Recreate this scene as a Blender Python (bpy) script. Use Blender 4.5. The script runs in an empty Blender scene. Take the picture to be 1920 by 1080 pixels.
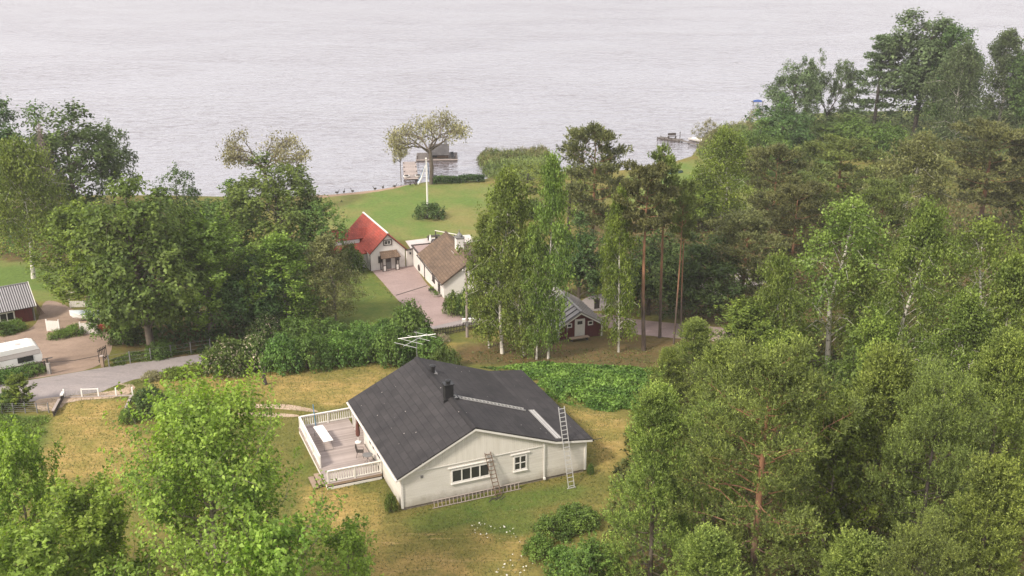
import bpy, bmesh, math
import numpy as np
from mathutils import Vector, Matrix

R = math.radians
scene = bpy.context.scene
col = scene.collection

# ------------------------------------------------------------------ camera, sky, sun, exposure
CAM_F, CAM_P, CAM_H = 2040.0, R(20), 39.4          # focal in photo pixels, pitch, height
cd = bpy.data.cameras.new('camera')
cam = bpy.data.objects.new('camera', cd)
col.objects.link(cam)
cam.location = (0, 0, CAM_H)
cam.rotation_euler = (R(90) - CAM_P, 0, 0)
cd.sensor_width = 36.0
cd.lens = 36.0 * CAM_F / 1920.0
cd.clip_start = 1.0
cd.clip_end = 9000.0
scene.camera = cam

SUN_EL, SUN_AZ = R(42), R(-135)                    # from the left, over the camera's shoulder
world = bpy.data.worlds.new('World')
scene.world = world
world.use_nodes = True
wt = world.node_tree
wt.nodes.clear()
sky = wt.nodes.new('ShaderNodeTexSky')
sky.sky_type = 'NISHITA'
sky.sun_disc = False
sky.sun_elevation = SUN_EL
sky.sun_rotation = SUN_AZ
sky.air_density = 1.6
sky.dust_density = 3.0
geo = wt.nodes.new('ShaderNodeTexCoord')
cn = wt.nodes.new('ShaderNodeTexNoise')            # soft overcast cloud layer
cn.inputs['Scale'].default_value = 2.2
cn.inputs['Detail'].default_value = 5
wt.links.new(geo.outputs['Generated'], cn.inputs['Vector'])
cr = wt.nodes.new('ShaderNodeValToRGB')
cr.color_ramp.elements[0].position = .3
cr.color_ramp.elements[0].color = (9.2, 8.95, 9.2, 1)
cr.color_ramp.elements[1].position = .7
cr.color_ramp.elements[1].color = (11.7, 11.3, 11.5, 1)
wt.links.new(cn.outputs['Fac'], cr.inputs['Fac'])
mx = wt.nodes.new('ShaderNodeMix')
mx.data_type = 'RGBA'
mx.inputs['Factor'].default_value = .72
wt.links.new(sky.outputs['Color'], mx.inputs['A'])
wt.links.new(cr.outputs['Color'], mx.inputs['B'])
bg = wt.nodes.new('ShaderNodeBackground')
bg.inputs['Strength'].default_value = .073
wt.links.new(mx.outputs['Result'], bg.inputs['Color'])
wo = wt.nodes.new('ShaderNodeOutputWorld')
wt.links.new(bg.outputs['Background'], wo.inputs['Surface'])

sd = bpy.data.lights.new('sun', 'SUN')
sd.energy = 2.3
sd.angle = R(9)
sd.color = (1.0, .93, .82)
sun = bpy.data.objects.new('sun', sd)
col.objects.link(sun)
to_sun = Vector((math.sin(SUN_AZ) * math.cos(SUN_EL), math.cos(SUN_AZ) * math.cos(SUN_EL), math.sin(SUN_EL)))
sun.rotation_euler = to_sun.to_track_quat('Z', 'Y').to_euler()

scene.view_settings.view_transform = 'Standard'
scene.view_settings.look = 'None'
scene.view_settings.exposure = 1.06
scene.view_settings.gamma = 1.0
scene.view_settings.use_curve_mapping = False

# ------------------------------------------------------------------ terrain and survey helpers
TY = [-4000, 84, 95, 120, 150, 4000]
TZ = [0, 0, -1.4, -3.4, -4.5, -4.5]
LAKE = -4.95


def tz(y):
    return float(np.interp(y, TY, TZ))


def ray(px, py):
    X = (px - 960) / CAM_F
    u = -(py - 540) / CAM_F
    c, s = math.cos(CAM_P), math.sin(CAM_P)
    return np.array([X, c + u * s, u * c - s])


def G(px, py, z=None):
    """the spot of ground seen along a survey ray (or where the ray meets height z)"""
    d = ray(px, py)
    if z is not None:
        t = (z - CAM_H) / d[2]
        return np.array([d[0] * t, d[1] * t, z])
    lo, hi = 1.0, 3000.0
    for _ in range(60):
        t = (lo + hi) / 2
        if d[2] * t + CAM_H > tz(d[1] * t):
            lo = t
        else:
            hi = t
    return np.array([d[0] * t, d[1] * t, tz(d[1] * t)])


def depth(p):
    return p[1] * math.cos(CAM_P) - (p[2] - CAM_H) * math.sin(CAM_P)


def height_to(b, py):
    """height above b at which the survey ray row py passes over b"""
    d = ray(960, py)
    return d[2] / d[1] * b[1] + CAM_H - b[2]


# ------------------------------------------------------------------ materials
def nodes(name):
    m = bpy.data.materials.new(name)
    m.use_nodes = True
    nt = m.node_tree
    b = nt.nodes['Principled BSDF']
    return m, nt, b


def N(nt, t, **kw):
    n = nt.nodes.new(t)
    for k, v in kw.items():
        if k in n.inputs.keys():
            n.inputs[k].default_value = v
        else:
            setattr(n, k, v)
    return n


def rgba(c):
    return (c[0], c[1], c[2], 1.0)


def mixc(nt, fac, a, b):
    m = nt.nodes.new('ShaderNodeMix')
    m.data_type = 'RGBA'
    for sock, v in (('Factor', fac), ('A', a), ('B', b)):
        if hasattr(v, 'is_linked'):
            nt.links.new(v, m.inputs[sock])
        elif sock == 'Factor':
            m.inputs[sock].default_value = v
        else:
            m.inputs[sock].default_value = rgba(v)
    return m.outputs['Result']


def ramp(nt, src, lo, hi, a=0.0, b=1.0):
    m = nt.nodes.new('ShaderNodeMapRange')
    m.inputs['From Min'].default_value = lo
    m.inputs['From Max'].default_value = hi
    m.inputs['To Min'].default_value = a
    m.inputs['To Max'].default_value = b
    nt.links.new(src, m.inputs['Value'])
    return m.outputs['Result']


def noise(nt, scale, detail=4, coord='Object', stretch=None, rough=.6):
    tc = nt.nodes.new('ShaderNodeTexCoord')
    src = tc.outputs[coord]
    if stretch:
        mp = nt.nodes.new('ShaderNodeMapping')
        mp.inputs['Scale'].default_value = stretch
        nt.links.new(src, mp.inputs['Vector'])
        src = mp.outputs['Vector']
    n = nt.nodes.new('ShaderNodeTexNoise')
    n.inputs['Scale'].default_value = scale
    n.inputs['Detail'].default_value = detail
    n.inputs['Roughness'].default_value = rough
    nt.links.new(src, n.inputs['Vector'])
    return n.outputs['Fac']


def mat(name, c, c2=None, scale=2.0, rough=.75, bump=0.0, bscale=None, stretch=None, metal=0.0, spec=.35, rnd=0.0):
    m, nt, b = nodes(name)
    b.inputs['Roughness'].default_value = rough
    b.inputs['Metallic'].default_value = metal
    b.inputs['Specular IOR Level'].default_value = spec
    out = None
    f = noise(nt, scale, 5, stretch=stretch)
    out = mixc(nt, ramp(nt, f, .3, .7), c, c2 if c2 else tuple(x * .8 for x in c))
    if rnd:
        oi = nt.nodes.new('ShaderNodeObjectInfo')
        hv = nt.nodes.new('ShaderNodeHueSaturation')
        nt.links.new(out, hv.inputs['Color'])
        nt.links.new(ramp(nt, oi.outputs['Random'], 0, 1, 1 - rnd, 1 + rnd), hv.inputs['Value'])
        out = hv.outputs['Color']
    nt.links.new(out, b.inputs['Base Color'])
    if bump:
        bp = nt.nodes.new('ShaderNodeBump')
        bp.inputs['Strength'].default_value = bump
        bp.inputs['Distance'].default_value = .05
        nt.links.new(noise(nt, bscale or scale * 4, 4, stretch=stretch), bp.inputs['Height'])
        nt.links.new(bp.outputs['Normal'], b.inputs['Normal'])
    return m


def leaf_mat(name, c, c2, hue=.02, trans=.34, rough=.55, nscale=.4, spec=.2):
    """foliage: colour drifts from clump to clump and leaf to leaf"""
    m, nt, b = nodes(name)
    g = nt.nodes.new('ShaderNodeNewGeometry')
    oi = nt.nodes.new('ShaderNodeObjectInfo')
    f = noise(nt, nscale, 3)
    base = mixc(nt, ramp(nt, f, .38, .62), c, tuple(x * .82 for x in c2))
    hv = nt.nodes.new('ShaderNodeHueSaturation')
    nt.links.new(base, hv.inputs['Color'])
    vv = nt.nodes.new('ShaderNodeMath'); vv.operation = 'MULTIPLY'
    nt.links.new(ramp(nt, g.outputs['Random Per Island'], 0, 1, .5, 1.5), vv.inputs[0])
    nt.links.new(ramp(nt, oi.outputs['Random'], 0, 1, .86, 1.14), vv.inputs[1])
    nt.links.new(vv.outputs[0], hv.inputs['Value'])
    nt.links.new(ramp(nt, oi.outputs['Random'], 0, 1, .5 - hue, .5 + hue), hv.inputs['Hue'])
    nt.links.new(hv.outputs['Color'], b.inputs['Base Color'])
    b.inputs['Roughness'].default_value = rough
    b.inputs['Specular IOR Level'].default_value = spec
    tr = nt.nodes.new('ShaderNodeBsdfTranslucent')
    h2 = nt.nodes.new('ShaderNodeHueSaturation')
    h2.inputs['Saturation'].default_value = 1.15
    h2.inputs['Value'].default_value = 1.3
    nt.links.new(hv.outputs['Color'], h2.inputs['Color'])
    nt.links.new(h2.outputs['Color'], tr.inputs['Color'])
    ms = nt.nodes.new('ShaderNodeMixShader')
    ms.inputs[0].default_value = trans
    nt.links.new(b.outputs[0], ms.inputs[1])
    nt.links.new(tr.outputs[0], ms.inputs[2])
    nt.links.new(ms.outputs[0], nt.nodes['Material Output'].inputs['Surface'])
    return m


M = {}
M['leaf_maple'] = leaf_mat('leaf_maple', (0.35, 0.46, 0.095), (0.25, 0.37, 0.075), .012, .5)
M['leaf_broad'] = leaf_mat('leaf_broad', (0.165, 0.235, 0.052), (0.11, 0.175, 0.042), .018)
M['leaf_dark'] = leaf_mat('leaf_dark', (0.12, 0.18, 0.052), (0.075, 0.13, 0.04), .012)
M['leaf_fresh'] = leaf_mat('leaf_fresh', (0.235, 0.3, 0.055), (0.155, 0.22, 0.042), .015)
M['leaf_birch'] = leaf_mat('leaf_birch', (0.235, 0.3, 0.066), (0.16, 0.225, 0.05), .016)
M['leaf_birch_olive'] = leaf_mat('leaf_birch_olive', (0.25, 0.265, 0.1), (0.18, 0.195, 0.07), .012)
M['leaf_pale'] = leaf_mat('leaf_pale', (0.36, 0.34, 0.17), (0.28, 0.27, 0.13), .01)
M['leaf_lake'] = leaf_mat('leaf_lake', (0.15, 0.195, 0.085), (0.11, 0.155, 0.065), .014)
M['leaf_hedge'] = leaf_mat('leaf_hedge', (0.16, 0.24, 0.055), (0.1, 0.17, 0.042), .02)
M['leaf_lush'] = leaf_mat('leaf_lush', (0.21, 0.31, 0.065), (0.12, 0.21, 0.045), .01)
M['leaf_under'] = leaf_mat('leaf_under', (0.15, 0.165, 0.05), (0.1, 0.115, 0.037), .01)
M['leaf_flower'] = leaf_mat('leaf_flower', (.55, .47, .34), (.40, .33, .22), .01)
M['needle'] = leaf_mat('needle', (0.19, 0.23, 0.056), (0.12, 0.15, 0.042), .012, .15)
M['needle_dark'] = leaf_mat('needle_dark', (0.165, 0.17, 0.058), (0.11, 0.12, 0.045), .01, .12)
M['needle_young'] = leaf_mat('needle_young', (0.21, 0.265, 0.056), (0.14, 0.185, 0.045), .012, .25)
M['needle_tip'] = leaf_mat('needle_tip', (0.33, 0.39, 0.09), (0.25, 0.31, 0.075), .01, .3)
M['twig_dead'] = mat('twig_dead', (.22, .17, .15), (.16, .12, .10))
M['leaf_rust'] = leaf_mat('leaf_rust', (.28, .12, .05), (.20, .09, .05), .01)
M['reed'] = leaf_mat('reed', (.26, .24, .10), (.16, .20, .07), .01, .3)
M['grass_blade'] = leaf_mat('grass_blade', (.16, .185, .045), (.10, .135, .03), .01, .25)
M['reed_green'] = leaf_mat('reed_green', (.25, .30, .10), (.18, .235, .07), .01, .35)
M['bark'] = mat('bark', (.15, .12, .09), (.09, .07, .055), 3, bump=.4)
M['bark_grey'] = mat('bark_grey', (.26, .22, .18), (.17, .14, .11), 3, bump=.4)
M['bark_dark'] = mat('bark_dark', (.075, .06, .05), (.05, .04, .035), 3, bump=.4)
M['lawn_flower'] = mat('lawn_flower', (.75, .72, .62), (.6, .55, .45))


def birch_bark():
    m, nt, b = nodes('bark_birch')
    f = noise(nt, 1.0, 3, stretch=(2.5, 2.5, 3.5))
    c = mixc(nt, ramp(nt, f, .56, .62), (.62, .57, .50), (.06, .05, .045))
    nt.links.new(c, b.inputs['Base Color'])
    b.inputs['Roughness'].default_value = .8
    return m


def pine_bark():
    m, nt, b = nodes('bark_pine')
    tc = nt.nodes.new('ShaderNodeTexCoord')
    sp = nt.nodes.new('ShaderNodeSeparateXYZ')
    nt.links.new(tc.outputs['Object'], sp.inputs[0])
    f = noise(nt, 2.5, 4, stretch=(1, 1, .4))
    low = mixc(nt, ramp(nt, f, .35, .65), (.12, .085, .065), (.075, .055, .045))
    up = mixc(nt, ramp(nt, f, .35, .65), (.34, .165, .085), (.22, .11, .06))
    c = mixc(nt, ramp(nt, sp.outputs['Z'], 4.0, 8.0), low, up)
    nt.links.new(c, b.inputs['Base Color'])
    b.inputs['Roughness'].default_value = .85
    return m


M['bark_birch'] = birch_bark()
M['bark_pine'] = pine_bark()
M['white_wood'] = mat('white_wood', (.74, .70, .65), (.66, .62, .57), 1.5, .6)
M['white_plaster'] = mat('white_plaster', (.74, .70, .66), (.64, .60, .56), .8, .85, bump=.15, bscale=6)
M['red_wood'] = mat('red_wood', (.115, .028, .026), (.085, .022, .02), 2, .85, stretch=(6, 6, .4))
M['grey_wood'] = mat('grey_wood', (.40, .33, .295), (.30, .245, .22), 2.0, .8, stretch=(.6, 6, 6), rnd=.18)
M['pier_wood'] = mat('pier_wood', (.15, .125, .11), (.10, .085, .075), 2.5, .85, rnd=.15)
M['raw_wood'] = mat('raw_wood', (.33, .24, .17), (.24, .17, .12), 2.5, .8, rnd=.12)
M['dark_wood'] = mat('dark_wood', (.075, .06, .05), (.05, .04, .035), 3, .85, rnd=.15)
M['black_metal'] = mat('black_metal', (.012, .012, .013), (.018, .017, .017), 3, .45, spec=.5)
M['alu'] = mat('alu', (.62, .60, .57), (.52, .50, .48), 3, .45, metal=.5, spec=.5)
M['brown_wood'] = mat('brown_wood', (.20, .13, .09), (.14, .09, .065), 3, .8)
M['glass'] = mat('glass', (.022, .022, .024), (.05, .048, .045), 1.2, .08, spec=.6)
M['stone'] = mat('stone', (.30, .25, .21), (.19, .155, .13), 1.6, .9, bump=.5, bscale=5)
M['concrete'] = mat('concrete', (.38, .35, .32), (.30, .275, .25), 1.5, .9, bump=.3)
M['blue'] = mat('blue', (.10, .23, .36), (.08, .19, .30), 2, .5)
M['blue_tarp'] = mat('blue_tarp', (.03, .08, .28), (.025, .06, .2), 2, .6)
M['white_paint'] = mat('white_paint', (.80, .78, .74), (.74, .71, .67), 1.0, .4)
M['cloth_white'] = mat('cloth_white', (.80, .76, .72), (.76, .72, .68), 2, .8)
M['cloth_brown'] = mat('cloth_brown', (.14, .055, .04), (.10, .04, .03), 2, .85)
M['grey_paint'] = mat('grey_paint', (.20, .19, .185), (.15, .145, .14), 2, .6)
M['car_red'] = mat('car_red', (.40, .08, .05), (.34, .07, .05), 2, .4)
M['goose'] = mat('goose', (.045, .038, .034), (.09, .08, .07), 6, .8)
M['fascia_white'] = mat('fascia_white', (.76, .72, .67), (.68, .64, .59), 2, .6)


def siding_mat(name, c, c2, vertical, period):
    """painted boards with fine joint lines"""
    m, nt, b = nodes(name)
    tc = nt.nodes.new('ShaderNodeTexCoord')
    sp = nt.nodes.new('ShaderNodeSeparateXYZ')
    nt.links.new(tc.outputs['Object'], sp.inputs[0])
    if vertical:
        ad = nt.nodes.new('ShaderNodeMath'); ad.operation = 'ADD'
        nt.links.new(sp.outputs['X'], ad.inputs[0]); nt.links.new(sp.outputs['Y'], ad.inputs[1])
        src = ad.outputs[0]
    else:
        src = sp.outputs['Z']
    dv = nt.nodes.new('ShaderNodeMath'); dv.operation = 'DIVIDE'; dv.inputs[1].default_value = period
    nt.links.new(src, dv.inputs[0])
    fr = nt.nodes.new('ShaderNodeMath'); fr.operation = 'FRACT'
    nt.links.new(dv.outputs[0], fr.inputs[0])
    joint = ramp(nt, fr.outputs[0], .0, .16, 1.0, 0.0)
    f = noise(nt, 1.4, 5, stretch=(.25, .25, 3.0) if not vertical else (3, 3, .3))
    base = mixc(nt, ramp(nt, f, .42, .68), c, c2)
    jm = nt.nodes.new('ShaderNodeMath'); jm.operation = 'MULTIPLY'; jm.inputs[1].default_value = .38
    nt.links.new(joint, jm.inputs[0])
    c3 = mixc(nt, jm.outputs[0], base, tuple(x * .45 for x in c))
    if not vertical:
        dn = noise(nt, 1.1, 5, stretch=(1, 1, .5), rough=.7)
        dz = ramp(nt, sp.outputs['Z'], .2, 1.0, .62, .0)
        da = nt.nodes.new('ShaderNodeMath'); da.operation = 'ADD'
        nt.links.new(dn, da.inputs[0]); nt.links.new(dz, da.inputs[1])
        c3 = mixc(nt, ramp(nt, da.outputs[0], .62, 1.05, 0, .6), c3, (.30, .26, .20))
    nt.links.new(c3, b.inputs['Base Color'])
    b.inputs['Roughness'].default_value = .65
    b.inputs['Specular IOR Level'].default_value = .3
    bp = nt.nodes.new('ShaderNodeBump')
    bp.inputs['Strength'].default_value = .5
    bp.inputs['Distance'].default_value = .02
    nt.links.new(fr.outputs[0], bp.inputs['Height'])
    nt.links.new(bp.outputs['Normal'], b.inputs['Normal'])
    return m


M['siding'] = siding_mat('siding', (.71, .66, .60), (.63, .58, .515), False, .2)
M['siding_vertical'] = siding_mat('siding_vertical', (.70, .65, .58), (.62, .57, .50), True, .16)
M['siding_red'] = siding_mat('siding_red', (.125, .028, .026), (.09, .022, .02), True, .16)


def roof_mat(name, c, c2, spots=None, tile=(.36, .33), joint=.55, jw=.1, rough=.8, vary=.2, bump=.5):
    """courses of roofing laid along the object's own axes (uv = along ridge, down slope)"""
    m, nt, b = nodes(name)
    uv = nt.nodes.new('ShaderNodeUVMap'); uv.uv_map = 'UVMap'
    br = nt.nodes.new('ShaderNodeTexBrick')
    br.inputs['Scale'].default_value = 1.0
    br.inputs['Brick Width'].default_value = tile[0]
    br.inputs['Row Height'].default_value = tile[1]
    br.inputs['Mortar Size'].default_value = jw * tile[1]
    br.inputs['Mortar Smooth'].default_value = .6
    br.inputs['Color1'].default_value = (1 - vary, 1 - vary, 1 - vary, 1)
    br.inputs['Color2'].default_value = (1 + vary, 1 + vary, 1 + vary, 1)
    br.inputs['Mortar'].default_value = (joint, joint, joint, 1)
    nt.links.new(uv.outputs['UV'], br.inputs['Vector'])
    f = noise(nt, .7, 6)
    base = mixc(nt, ramp(nt, f, .38, .66), c, c2)
    mul = nt.nodes.new('ShaderNodeMix'); mul.data_type = 'RGBA'; mul.blend_type = 'MULTIPLY'
    mul.inputs['Factor'].default_value = 1.0
    nt.links.new(base, mul.inputs['A']); nt.links.new(br.outputs['Color'], mul.inputs['B'])
    out = mul.outputs['Result']
    if spots:
        tcv = nt.nodes.new('ShaderNodeTexCoord')
        vo_ = nt.nodes.new('ShaderNodeTexVoronoi')
        vo_.inputs['Scale'].default_value = 1.5
        nt.links.new(tcv.outputs['Object'], vo_.inputs['Vector'])
        near = ramp(nt, vo_.outputs['Distance'], .05, .09, 1, 0)
        pick = ramp(nt, noise(nt, .35, 2), .50, .56)
        mm = nt.nodes.new('ShaderNodeMath'); mm.operation = 'MULTIPLY'
        nt.links.new(near, mm.inputs[0]); nt.links.new(pick, mm.inputs[1])
        out = mixc(nt, mm.outputs[0], out, spots)
    nt.links.new(out, b.inputs['Base Color'])
    b.inputs['Roughness'].default_value = rough
    b.inputs['Specular IOR Level'].default_value = .3
    bp = nt.nodes.new('ShaderNodeBump')
    bp.inputs['Strength'].default_value = bump
    bp.inputs['Distance'].default_value = .03
    nt.links.new(br.outputs['Fac'], bp.inputs['Height'])
    bp.invert = True
    nt.links.new(bp.outputs['Normal'], b.inputs['Normal'])
    return m


M['roof_felt'] = roof_mat('roof_felt', (.045, .040, .040), (.029, .026, .027), (.34, .31, .28), (1.0, .5), .7, .08, vary=.12)
M['roof_brown'] = roof_mat('roof_brown', (.175, .115, .075), (.125, .085, .058), None, (.3, .34), .6, .14)
M['roof_red'] = roof_mat('roof_red', (.40, .075, .05), (.30, .065, .045), None, (.25, .3), .7, .12)
M['roof_grey'] = roof_mat('roof_grey', (.09, .082, .08), (.065, .06, .06), None, (.5, .4), .7, .08)
M['metal_roof'] = mat('metal_roof', (.31, .275, .255), (.22, .20, .185), 1.0, .5, spec=.5)
M['metal_rib'] = mat('metal_rib', (.30, .28, .26), (.24, .22, .21), 1.0, .5)
M['corrugated'] = mat('corrugated', (.055, .05, .055), (.075, .068, .07), 2, .6)
M['corrugated_rib'] = mat('corrugated_rib', (.40, .38, .385), (.33, .31, .315), 2, .6)


def ground_mat():
    m, nt, b = nodes('ground_cover')
    n1 = noise(nt, .11, 5)
    n2 = noise(nt, .55, 5)
    n3 = noise(nt, 3.0, 5, rough=.7)
    n4 = noise(nt, .9, 4, stretch=(.35, 2.2, 1))

    def att(k):
        a = nt.nodes.new('ShaderNodeAttribute'); a.attribute_name = k
        return a.outputs['Fac']

    def blur(a, amt):
        s = nt.nodes.new('ShaderNodeMath'); s.operation = 'MULTIPLY_ADD'
        s.inputs[1].default_value = amt; s.inputs[2].default_value = -amt / 2
        nt.links.new(n2, s.inputs[0])
        t = nt.nodes.new('ShaderNodeMath'); t.operation = 'ADD'
        nt.links.new(a, t.inputs[0]); nt.links.new(s.outputs[0], t.inputs[1])
        return t.outputs[0]

    g = mixc(nt, ramp(nt, n1, .3, .7), (.115, .125, .03), (.185, .15, .045))
    g = mixc(nt, ramp(nt, n2, .58, .8), g, (.26, .195, .06))
    dry = mixc(nt, ramp(nt, n2, .36, .62), (.36, .245, .085), (.24, .19, .055))
    dry = mixc(nt, ramp(nt, n1, .48, .66), dry, (.18, .165, .042))
    dry = mixc(nt, ramp(nt, n4, .56, .76), dry, (.46, .315, .135))
    g = mixc(nt, ramp(nt, blur(att('dry'), 1.5), .3, .7), g, dry)
    lush = mixc(nt, ramp(nt, n2, .35, .68), (.085, .125, .026), (.14, .155, .036))
    g = mixc(nt, ramp(nt, blur(att('lush'), .9), .3, .7), g, lush)
    meadow = mixc(nt, ramp(nt, n1, .42, .66), (.12, .175, .04), (.21, .19, .065))
    g = mixc(nt, ramp(nt, blur(att('meadow'), .6), .3, .7), g, meadow)
    brown = mixc(nt, ramp(nt, n2, .35, .7), (.15, .098, .042), (.088, .085, .03))
    g = mixc(nt, ramp(nt, blur(att('brown'), .9), .3, .7), g, brown)
    sand = mixc(nt, ramp(nt, n3, .3, .7), (.40, .275, .19), (.31, .21, .15))
    g = mixc(nt, ramp(nt, blur(att('sand'), .5), .4, .6), g, sand)
    hv = nt.nodes.new('ShaderNodeHueSaturation')
    nt.links.new(g, hv.inputs['Color'])
    nt.links.new(ramp(nt, n3, .25, .75, .72, 1.28), hv.inputs['Value'])
    nt.links.new(hv.outputs['Color'], b.inputs['Base Color'])
    b.inputs['Roughness'].default_value = .95
    b.inputs['Specular IOR Level'].default_value = .1
    bp = nt.nodes.new('ShaderNodeBump')
    bp.inputs['Strength'].default_value = .8
    bp.inputs['Distance'].default_value = .12
    nt.links.new(n3, bp.inputs['Height'])
    nt.links.new(bp.outputs['Normal'], b.inputs['Normal'])
    return m


M['ground'] = ground_mat()


def worn_mat(name, c, c2, c3, scale=.5):
    """trodden or driven ground: broad tone drift, scattered grit, darker damp patches"""
    m, nt, b = nodes(name)
    f = mixc(nt, ramp(nt, noise(nt, scale, 5), .35, .65), c, c2)
    f = mixc(nt, ramp(nt, noise(nt, scale * 2.7, 4, stretch=(.5, 1.4, 1)), .55, .72, 0, .75), f, c3)
    hv = nt.nodes.new('ShaderNodeHueSaturation')
    nt.links.new(f, hv.inputs['Color'])
    n3 = noise(nt, 5.0, 5, rough=.75)
    nt.links.new(ramp(nt, n3, .25, .75, .8, 1.2), hv.inputs['Value'])
    nt.links.new(hv.outputs['Color'], b.inputs['Base Color'])
    b.inputs['Roughness'].default_value = .95
    b.inputs['Specular IOR Level'].default_value = .15
    bp = nt.nodes.new('ShaderNodeBump')
    bp.inputs['Strength'].default_value = .5; bp.inputs['Distance'].default_value = .05
    nt.links.new(n3, bp.inputs['Height']); nt.links.new(bp.outputs['Normal'], b.inputs['Normal'])
    return m


M['asphalt'] = worn_mat('asphalt', (.315, .27, .255), (.27, .235, .225), (.21, .185, .175), .35)
M['gravel'] = worn_mat('gravel', (.34, .245, .185), (.26, .185, .14), (.21, .145, .105), .3)
M['paving'] = worn_mat('paving', (.345, .255, .23), (.30, .22, .20), (.25, .18, .165), .4)
M['dirt'] = worn_mat('dirt', (.46, .35, .26), (.36, .26, .18), (.27, .20, .10), .8)
M['terrace'] = mat('terrace', (.55, .49, .46), (.48, .42, .39), 1, .9)


def water_mat():
    m, nt, b = nodes('lake_water')
    tc = nt.nodes.new('ShaderNodeTexCoord')
    hs = []
    for sc, rot, st, det in ((.50, R(-16), (.50, 1.0, 1), 2.5), (1.5, R(-8), (.55, 1.0, 1), 2), (.035, R(25), (.6, 1.0, 1), 3)):
        mp = nt.nodes.new('ShaderNodeMapping')
        mp.inputs['Rotation'].default_value = (0, 0, rot)
        mp.inputs['Scale'].default_value = st
        nt.links.new(tc.outputs['Object'], mp.inputs['Vector'])
        n = nt.nodes.new('ShaderNodeTexNoise')
        n.inputs['Scale'].default_value = sc
        n.inputs['Detail'].default_value = det
        n.inputs['Roughness'].default_value = .5
        n.inputs['Distortion'].default_value = .6
        nt.links.new(mp.outputs['Vector'], n.inputs['Vector'])
        hs.append(n.outputs['Fac'])
    a = nt.nodes.new('ShaderNodeMath'); a.operation = 'MULTIPLY'
    nt.links.new(hs[0], a.inputs[0]); nt.links.new(ramp(nt, hs[2], .35, .65, .35, 1.3), a.inputs[1])
    s = nt.nodes.new('ShaderNodeMath'); s.operation = 'MULTIPLY_ADD'; s.inputs[1].default_value = .22
    nt.links.new(hs[1], s.inputs[0]); nt.links.new(a.outputs[0], s.inputs[2])
    bp = nt.nodes.new('ShaderNodeBump')
    bp.inputs['Strength'].default_value = 1.0
    bp.inputs['Distance'].default_value = .55
    nt.links.new(s.outputs[0], bp.inputs['Height'])
    # water seen steeply shows its own dark body, water seen flat mirrors the sky
    lw = nt.nodes.new('ShaderNodeLayerWeight')
    nt.links.new(bp.outputs['Normal'], lw.inputs['Normal'])
    df = nt.nodes.new('ShaderNodeBsdfDiffuse')
    df.inputs['Color'].default_value = (.14, .12, .125, 1)
    gl = nt.nodes.new('ShaderNodeBsdfGlossy')
    gl.inputs['Roughness'].default_value = .1
    gl.inputs['Color'].default_value = (.96, .955, .985, 1)
    nt.links.new(bp.outputs['Normal'], gl.inputs['Normal'])
    ms = nt.nodes.new('ShaderNodeMixShader')
    nt.links.new(ramp(nt, lw.outputs['Facing'], .44, .86, .06, .68), ms.inputs[0])
    nt.links.new(df.outputs[0], ms.inputs[1]); nt.links.new(gl.outputs[0], ms.inputs[2])
    nt.links.new(ms.outputs[0], nt.nodes['Material Output'].inputs['Surface'])
    return m


M['water'] = water_mat()


# ------------------------------------------------------------------ mesh helpers
def tag(o, label=None, cat=None, group=None, kind='thing'):
    if label:
        o['label'] = label
    if cat:
        o['category'] = cat
    if group:
        o['group'] = group
    if kind:
        o['kind'] = kind
    return o


def empty(name, loc, rz=0.0):
    o = bpy.data.objects.new(name, None)
    col.objects.link(o)
    o.empty_display_size = .3
    o.location = loc
    o.rotation_euler = (0, 0, rz)
    return o


def link(name, me, parent=None, loc=(0, 0, 0), rot=(0, 0, 0)):
    o = bpy.data.objects.new(name, me)
    col.objects.link(o)
    o.parent = parent
    o.location = loc
    o.rotation_euler = rot
    return o


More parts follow.
